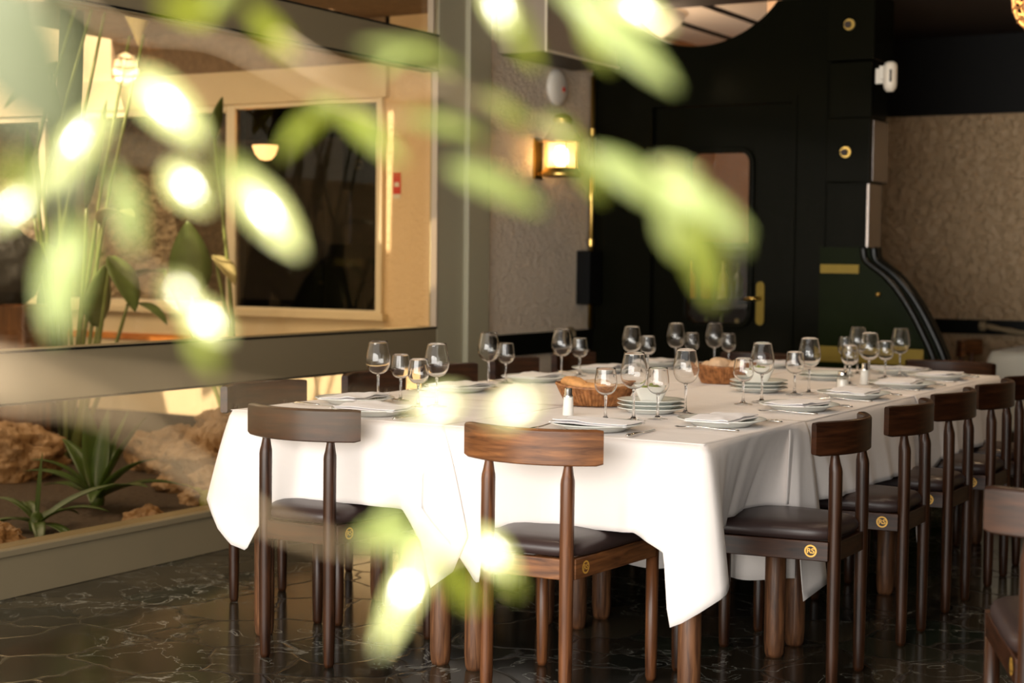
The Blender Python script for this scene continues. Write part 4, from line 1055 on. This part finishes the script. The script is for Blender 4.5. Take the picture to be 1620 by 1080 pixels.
# bread baskets
def basket(x, y, rz, lx, ly, h, lab):
    e = empty('bread_basket', (x, y, Z0), rz, lab, 'basket', 'wicker bread baskets')
    rows = []; n = 120; m = 26
    for j in range(m+1):
        t = j/m; row = []
        for i in range(n+1):
            a = 2*PI*i/n; s_ = .70+.30*t**.8
            wv = .0022*math.sin(i/n*2*PI*30+(PI if j % 2 else 0))
            row.append(((lx*s_+wv)*math.cos(a), (ly*s_+wv)*math.sin(a), .002+h*t+(.0+.012*abs(math.cos(a))**2)*t))
        rows.append(row)
    g = MB(); g.grid(rows); g.build('woven_side', WICKER, e, smooth=False, fix=False, solid=.003)
    MB().lathe([(0, .002), (lx*.70, .002), (lx*.70, .005), (0, .005)], 40, sy=ly/lx).build('base', WICKER, e)
    g = MB()
    for ph in (0, PI):
        g.tube([((lx+.001)*math.cos(a), (ly+.001)*math.sin(a), h+.004+.012*math.cos(a)**2+.002*math.sin(a*22+ph)) for a in [2*PI*i/90 for i in range(91)]], .0035, 6, cap=False)
    g.build('rim', WICKER, e, smooth=True)
    return e
def loaf(x, y, z, rz, L_, r_, mat, lab, cat, grp, seed, tilt=0, name='bread_loaf'):
    rows = []; n1, n2 = 30, 24
    for j in range(n2+1):
        th = PI*j/n2; row = []
        for i in range(n1+1):
            ph = 2*PI*(i % n1)/n1; xx = -math.cos(th)*L_/2; rr_ = r_*math.sin(th)**.7
            q = noise.noise(Vector((xx*25+seed, math.cos(ph)*2, math.sin(ph)*2)))*.12+noise.noise(Vector((xx*70+seed, math.cos(ph)*5, math.sin(ph)*5)))*.06
            slash = -.16*max(0, math.sin(ph))**6*max(0, math.sin((xx*1.0+.3*r_*math.cos(ph))/L_*PI*5+seed))**6
            k_ = 1+q+slash
            row.append((xx, rr_*math.cos(ph)*k_, rr_*math.sin(ph)*k_*.85))
        rows.append(row)
    g = MB(); g.grid(rows); o = g.build(name, mat, smooth=True, loc=(x, y, z)); o.rotation_euler = (0, tilt, rz); tag(o, lab, cat, grp); return o
BX, BY = -2.535, 4.86
basket(BX, BY, R(22), .135, .085, .058, 'oval wicker bread basket with golden loaves near the front of the table')
loaf(BX-.072, BY-.018, Z0+.068, R(-25), .13, .033, BREAD, 'golden crusty loaf at the left of the near basket', 'bread', 'loaves in the near basket', 1, tilt=.10)
loaf(BX-.015, BY+.035, Z0+.062, R(35), .12, .030, BREAD2, 'floury loaf at the back of the near basket', 'bread', 'loaves in the near basket', 4)
loaf(BX+.005, BY-.030, Z0+.055, R(12), .12, .030, BREAD, 'golden loaf in the middle of the near basket', 'bread', 'loaves in the near basket', 7)
loaf(BX+.07, BY+.028, Z0+.050, R(60), .09, .030, BREAD2, 'pale loaf at the right end of the near basket', 'bread', 'loaves in the near basket', 9)
CX_, CY_ = -2.57, 6.05
basket(CX_, CY_, R(30), .120, .085, .065, 'round wicker bread basket with floury rolls farther down the table')
for i, (dx, dy, dz, rr_, lab) in enumerate(((-.055, -.02, .062, .036, 'floury roll at the left of the far basket'), (-.005, -.035, .075, .042, 'large floury roll at the front of the far basket'), (.0, .04, .066, .036, 'floury roll at the back of the far basket'), (.055, .0, .066, .038, 'floury roll at the right of the far basket'))):
    loaf(CX_+dx, CY_+dy, Z0+dz, i, rr_*2.1, rr_*.95, BREAD2, lab, 'bread', 'rolls in the far basket', i+20, name='bread_roll')

# side stacks with white square bowls
def bowl_stack(x, y, rz, n, where):
    for i in range(n):
        plate(x, y, Z0+i*.0135, '%s side plate of the stack %s' % (('lowest', 'middle', 'topmost')[i], where), 'stacked side plates', s=.86)
    z = Z0+(n-1)*.0135+.0080
    e = empty('square_bowl', (x, y, z), rz, 'white flared square bowl on the plate stack '+where, 'bowl', 'white square bowls')
    rows = []
    for (hw, zz) in ((.001, .001), (.030, .001), (.034, .004), (.056, .050), (.0575, .0515), (.0560, .0505), (.052, .050), (.031, .0065), (.001, .0065)):
        row = []
        for k in range(49):
            a = 2*PI*k/48; c_, s_ = math.cos(a), math.sin(a); p = 9
            r_ = hw/((abs(c_)**p+abs(s_)**p)**(1/p)); row.append((r_*c_, r_*s_, zz))
        rows.append(row)
    g = MB(); g.grid(rows); g.build('bowl_wall', BOWLM, e, smooth=False)
    rr = random.Random(int(x*100))
    for i in range(9):
        a = i*2.4; r_ = .006+.024*math.sqrt(i/9)
        g = MB(); g.lathe([(0, -.011), (.007, -.008), (.0098, 0), (.007, .008), (0, .011)], 14)
        o = g.build('green_olive', OLIVE, smooth=True, loc=(x+r_*math.cos(a), y+r_*math.sin(a), z+.040+.006*(i % 2)+(.006 if i < 3 else 0))); o.rotation_euler = (1.3, 0, a)
        tag(o, 'green olive in the white square bowl '+where, 'olive', 'olives in the bowl '+where)
bowl_stack(-2.265, 4.735, R(25), 3, 'between the near basket and the glasses')
bowl_stack(-2.30, 5.76, R(20), 3, 'beside the far bread basket')
plate(-2.30, 6.52, Z0, 'lower of two empty side plates in the far middle of the table', 'stacked side plates', s=.9)
plate(-2.30, 6.52, Z0+.0140, 'upper of two empty side plates in the far middle of the table', 'stacked side plates', s=.9)

LEAVES=[
('T',(-0.5258,0.6274,1.3749),(-0.5300,0.6701,1.3536),0.0110,0),
('T',(-0.4939,0.5291,1.3625),(-0.5072,0.5793,1.3604),0.0086,0),
('T',(-0.5425,0.6172,1.3709),(-0.5316,0.6246,1.3868),0.0095,0),
('T',(-0.4441,0.6970,1.3456),(-0.4661,0.6380,1.3521),0.0107,1),
('T',(-0.4774,0.7250,1.3644),(-0.4680,0.6594,1.3410),0.0111,1),
('T',(-0.5197,0.6863,1.3283),(-0.5095,0.6324,1.2994),0.0111,0),
('T',(-0.5125,0.6905,1.3274),(-0.4555,0.6641,1.2957),0.0117,0),
('T',(-0.5581,0.7223,1.3370),(-0.5378,0.7336,1.3266),0.0107,0),
('T',(-0.5368,0.5602,1.3329),(-0.4892,0.5516,1.3026),0.0180,2),
('T',(-0.5342,0.5011,1.2916),(-0.5363,0.5473,1.3075),0.0170,2),
('T',(-0.5510,0.5138,1.2814),(-0.5377,0.5223,1.2924),0.0131,2),
('T',(-0.5525,0.4890,1.2707),(-0.5523,0.5123,1.2695),0.0112,2),
('T',(-0.5304,0.5733,1.2952),(-0.5109,0.5833,1.2691),0.0162,2),
('T',(-0.5345,0.6176,1.2985),(-0.4548,0.5915,1.2428),0.0182,2),
('T',(-0.5618,0.5775,1.2860),(-0.5550,0.5794,1.2507),0.0135,1),
('T',(-0.5367,0.5212,1.2646),(-0.5276,0.5002,1.2130),0.0219,1),
('T',(-0.5146,0.5561,1.2403),(-0.5025,0.5624,1.2271),0.0099,2),
('T',(-0.4915,0.5459,1.2305),(-0.4904,0.5686,1.2103),0.0115,2),
('T',(-0.5041,0.5608,1.2160),(-0.4921,0.5667,1.1951),0.0099,0),
('T',(-0.4721,0.4209,1.2826),(-0.4595,0.4278,1.2738),0.0118,0),
('T',(-0.5810,0.5898,1.2932),(-0.5774,0.5913,1.2822),0.0063,1),
('T',(-0.5237,0.6006,1.2957),(-0.5149,0.6283,1.2830),0.0156,1),
('M',(-0.4115,0.6720,1.3817),(-0.3925,0.6586,1.3589),0.0094,2),
('M',(-0.4150,0.6930,1.3788),(-0.4102,0.7172,1.3467),0.0128,0),
('R',(-0.3879,0.7092,1.3823),(-0.3315,0.7163,1.3329),0.0168,1),
('R',(-0.3626,0.7011,1.3854),(-0.3351,0.7157,1.3580),0.0111,2),
('R',(-0.4061,0.7565,1.3806),(-0.3911,0.7635,1.3500),0.0114,0),
('R',(-0.3936,0.7062,1.3886),(-0.3713,0.7184,1.3731),0.0158,1),
('R',(-0.4554,0.7364,1.3375),(-0.4290,0.7509,1.3192),0.0088,0),
('R',(-0.4256,0.6584,1.2948),(-0.3944,0.6988,1.2734),0.0143,1),
('R',(-0.4678,0.6816,1.3217),(-0.4470,0.7283,1.3124),0.0112,1),
('R',(-0.4047,0.7417,1.3145),(-0.3878,0.7497,1.2806),0.0106,0),
('R',(-0.4462,0.7879,1.3296),(-0.4241,0.7998,1.3103),0.0107,0),
('R',(-0.3743,0.7125,1.3037),(-0.3337,0.7345,1.2711),0.0158,1),
('R',(-0.3585,0.7451,1.3027),(-0.3357,0.7577,1.2894),0.0091,2),
('R',(-0.3379,0.7098,1.2888),(-0.2909,0.7127,1.2622),0.0158,1),
('R',(-0.3060,0.6812,1.2724),(-0.3034,0.7034,1.2291),0.0166,0),
('R',(-0.3349,0.7110,1.2781),(-0.3357,0.7321,1.2505),0.0125,1),
('R',(-0.3203,0.7427,1.2760),(-0.3073,0.7491,1.2540),0.0095,1),
('B',(-0.4451,0.6595,1.1161),(-0.4588,0.6278,1.1111),0.0156,1),
('B',(-0.4327,0.6199,1.1113),(-0.4162,0.6301,1.1175),0.0108,1),
('B',(-0.4075,0.5888,1.1200),(-0.4191,0.6255,1.0710),0.0134,2),
('B',(-0.4132,0.6312,1.1070),(-0.4052,0.6575,1.0798),0.0134,0),
('B',(-0.3890,0.6233,1.1255),(-0.3714,0.6324,1.1033),0.0111,2),
('B',(-0.4077,0.6804,1.0983),(-0.3984,0.6849,1.0820),0.0095,0),
('B',(-0.4831,0.6833,1.1132),(-0.4720,0.6903,1.1199),0.0113,1),
('B',(-0.4708,0.6891,1.0885),(-0.4481,0.7027,1.0921),0.0080,2),
('C',(-0.3699,0.5452,1.1855),(-0.3522,0.5561,1.1928),0.0099,2),
('C',(-0.3407,0.5624,1.1846),(-0.3254,0.5720,1.1939),0.0099,2),
('N',(-0.3409,0.2917,1.3260),(-0.3135,0.3049,1.2767),0.0331,3),
('N',(-0.3827,0.3563,1.2639),(-0.3679,0.3659,1.2779),0.0118,3),
]
TWIGS=[
('T',0.0006,[(-0.6553,0.6108,1.4043),(-0.6267,0.6374,1.3727),(-0.5827,0.6630,1.3664),(-0.5436,0.6734,1.3487),(-0.5201,0.6979,1.3333),(-0.4849,0.7065,1.3227),(-0.4723,0.7494,1.3325)]),
('T',0.0006,[(-0.6553,0.6108,1.4043),(-0.5914,0.5630,1.3364),(-0.5549,0.5359,1.2999),(-0.5438,0.5407,1.2709),(-0.5324,0.5575,1.2448),(-0.5046,0.5613,1.2276),(-0.5032,0.5728,1.2127)]),
('T',0.0006,[(-0.5549,0.5359,1.2999),(-0.5485,0.5745,1.2993),(-0.5302,0.6081,1.2916)]),
('T',0.0009,[(-0.5121,0.6344,1.3587),(-0.4857,0.6260,1.3454),(-0.4722,0.6335,1.3385),(-0.4624,0.6624,1.3357),(-0.4407,0.6754,1.3381)]),
('R',0.0012,[(-0.4407,0.6754,1.3381),(-0.4453,0.7188,1.3322),(-0.4361,0.7702,1.3226),(-0.4053,0.7642,1.3076),(-0.3609,0.7431,1.2940),(-0.3327,0.7358,1.2821),(-0.3146,0.7108,1.2688)]),
('R',0.0010,[(-0.3994,0.7034,1.3980),(-0.3879,0.7092,1.3823),(-0.3713,0.7184,1.3731)]),
('M',0.0010,[(-0.4238,0.6889,1.3976),(-0.4074,0.6743,1.3802),(-0.4121,0.6944,1.3726)]),
('B',0.0016,[(-0.4015,0.3425,1.2184),(-0.3960,0.3683,1.2071),(-0.4177,0.4244,1.1922),(-0.4313,0.4619,1.1774),(-0.4251,0.4877,1.1589),(-0.4177,0.5143,1.1407),(-0.4165,0.5605,1.1242),(-0.4314,0.6207,1.1107),(-0.4215,0.6494,1.1048),(-0.3955,0.6423,1.1177)]),
('C',0.0010,[(-0.3210,0.2738,1.2200),(-0.3046,0.2833,1.2170),(-0.2998,0.3092,1.2136),(-0.2936,0.3474,1.2082),(-0.2955,0.4040,1.2010),(-0.3302,0.4992,1.1915),(-0.3363,0.5651,1.1860)]),
]

# ================================================================== FOREGROUND FOLIAGE (close to the camera, strongly out of focus)
BR = {'T': empty('leafy_branch', (-.55, .62, 1.40), 0, 'blurred sunlit leafy branch hanging across the upper left of the view', 'branch'),
      'R': empty('leafy_branch', (-.45, .70, 1.35), 0, 'blurred leafy branch hanging over the lantern and the dark door', 'branch'),
      'M': empty('leafy_branch', (-.42, .66, 1.40), 0, 'small blurred leafy sprig at the top middle by the grey post', 'branch'),
      'B': empty('leafy_branch', (-.42, .40, 1.15), 0, 'blurred twig with yellow-green leaves crossing the left front chair', 'branch'),
      'C': empty('leafy_branch', (-.35, .40, 1.18), 0, 'blurred pale twig with two bright leaves in front of the left cloth', 'branch'),
      'N': empty('leafy_branch', (-.40, .30, 1.36), 0, 'very blurred large grey-green leaves at the top left corner', 'branch')}
CAMP = Vector((0, 0, CAM_H))
rl_ = random.Random(12)
def fg_leaf(parent, a, b, width, tone):
    a = Vector(a); b = Vector(b); ax = b-a; L_ = ax.length; t = ax.normalized()
    view = (CAMP-(a+b)/2).normalized()
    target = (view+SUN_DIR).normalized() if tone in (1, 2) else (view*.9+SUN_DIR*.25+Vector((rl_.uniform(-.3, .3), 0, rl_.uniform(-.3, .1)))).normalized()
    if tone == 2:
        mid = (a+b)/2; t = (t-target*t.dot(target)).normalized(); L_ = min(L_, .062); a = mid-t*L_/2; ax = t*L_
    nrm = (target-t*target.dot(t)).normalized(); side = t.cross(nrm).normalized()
    rows = []; n = 14
    for i in range(n+1):
        q = i/n; w_ = width*.5*math.sin(PI*(q**.85*.96+.03))**.75
        if i == n: w_ = width*.02
        arch = L_*(.04 if tone == 2 else .10)*math.sin(PI*q)
        c = a+ax*q+nrm*arch
        row = []
        for k in range(7):
            s_ = (k-3)/3; row.append(tuple(c+side*w_*s_-nrm*(abs(s_)**1.6)*w_*(.12 if tone == 2 else .30)+nrm*.0006*math.sin(q*30)*abs(s_)))
        rows.append([tuple(Vector(p)-parent.location) for p in row])
    mb = MB(); mb.grid(rows)
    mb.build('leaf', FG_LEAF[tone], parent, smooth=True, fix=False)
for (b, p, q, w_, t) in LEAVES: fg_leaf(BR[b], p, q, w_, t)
for (b, r_, pts_) in TWIGS:
    par = BR[b]; sp_ = smooth_path([tuple(Vector(p)-par.location) for p in pts_], 6)
    MB().tube(sp_, [r_*(1.1-.5*i/len(sp_)) for i in range(len(sp_))], 8).build('twig', TWIGM, par, smooth=True)
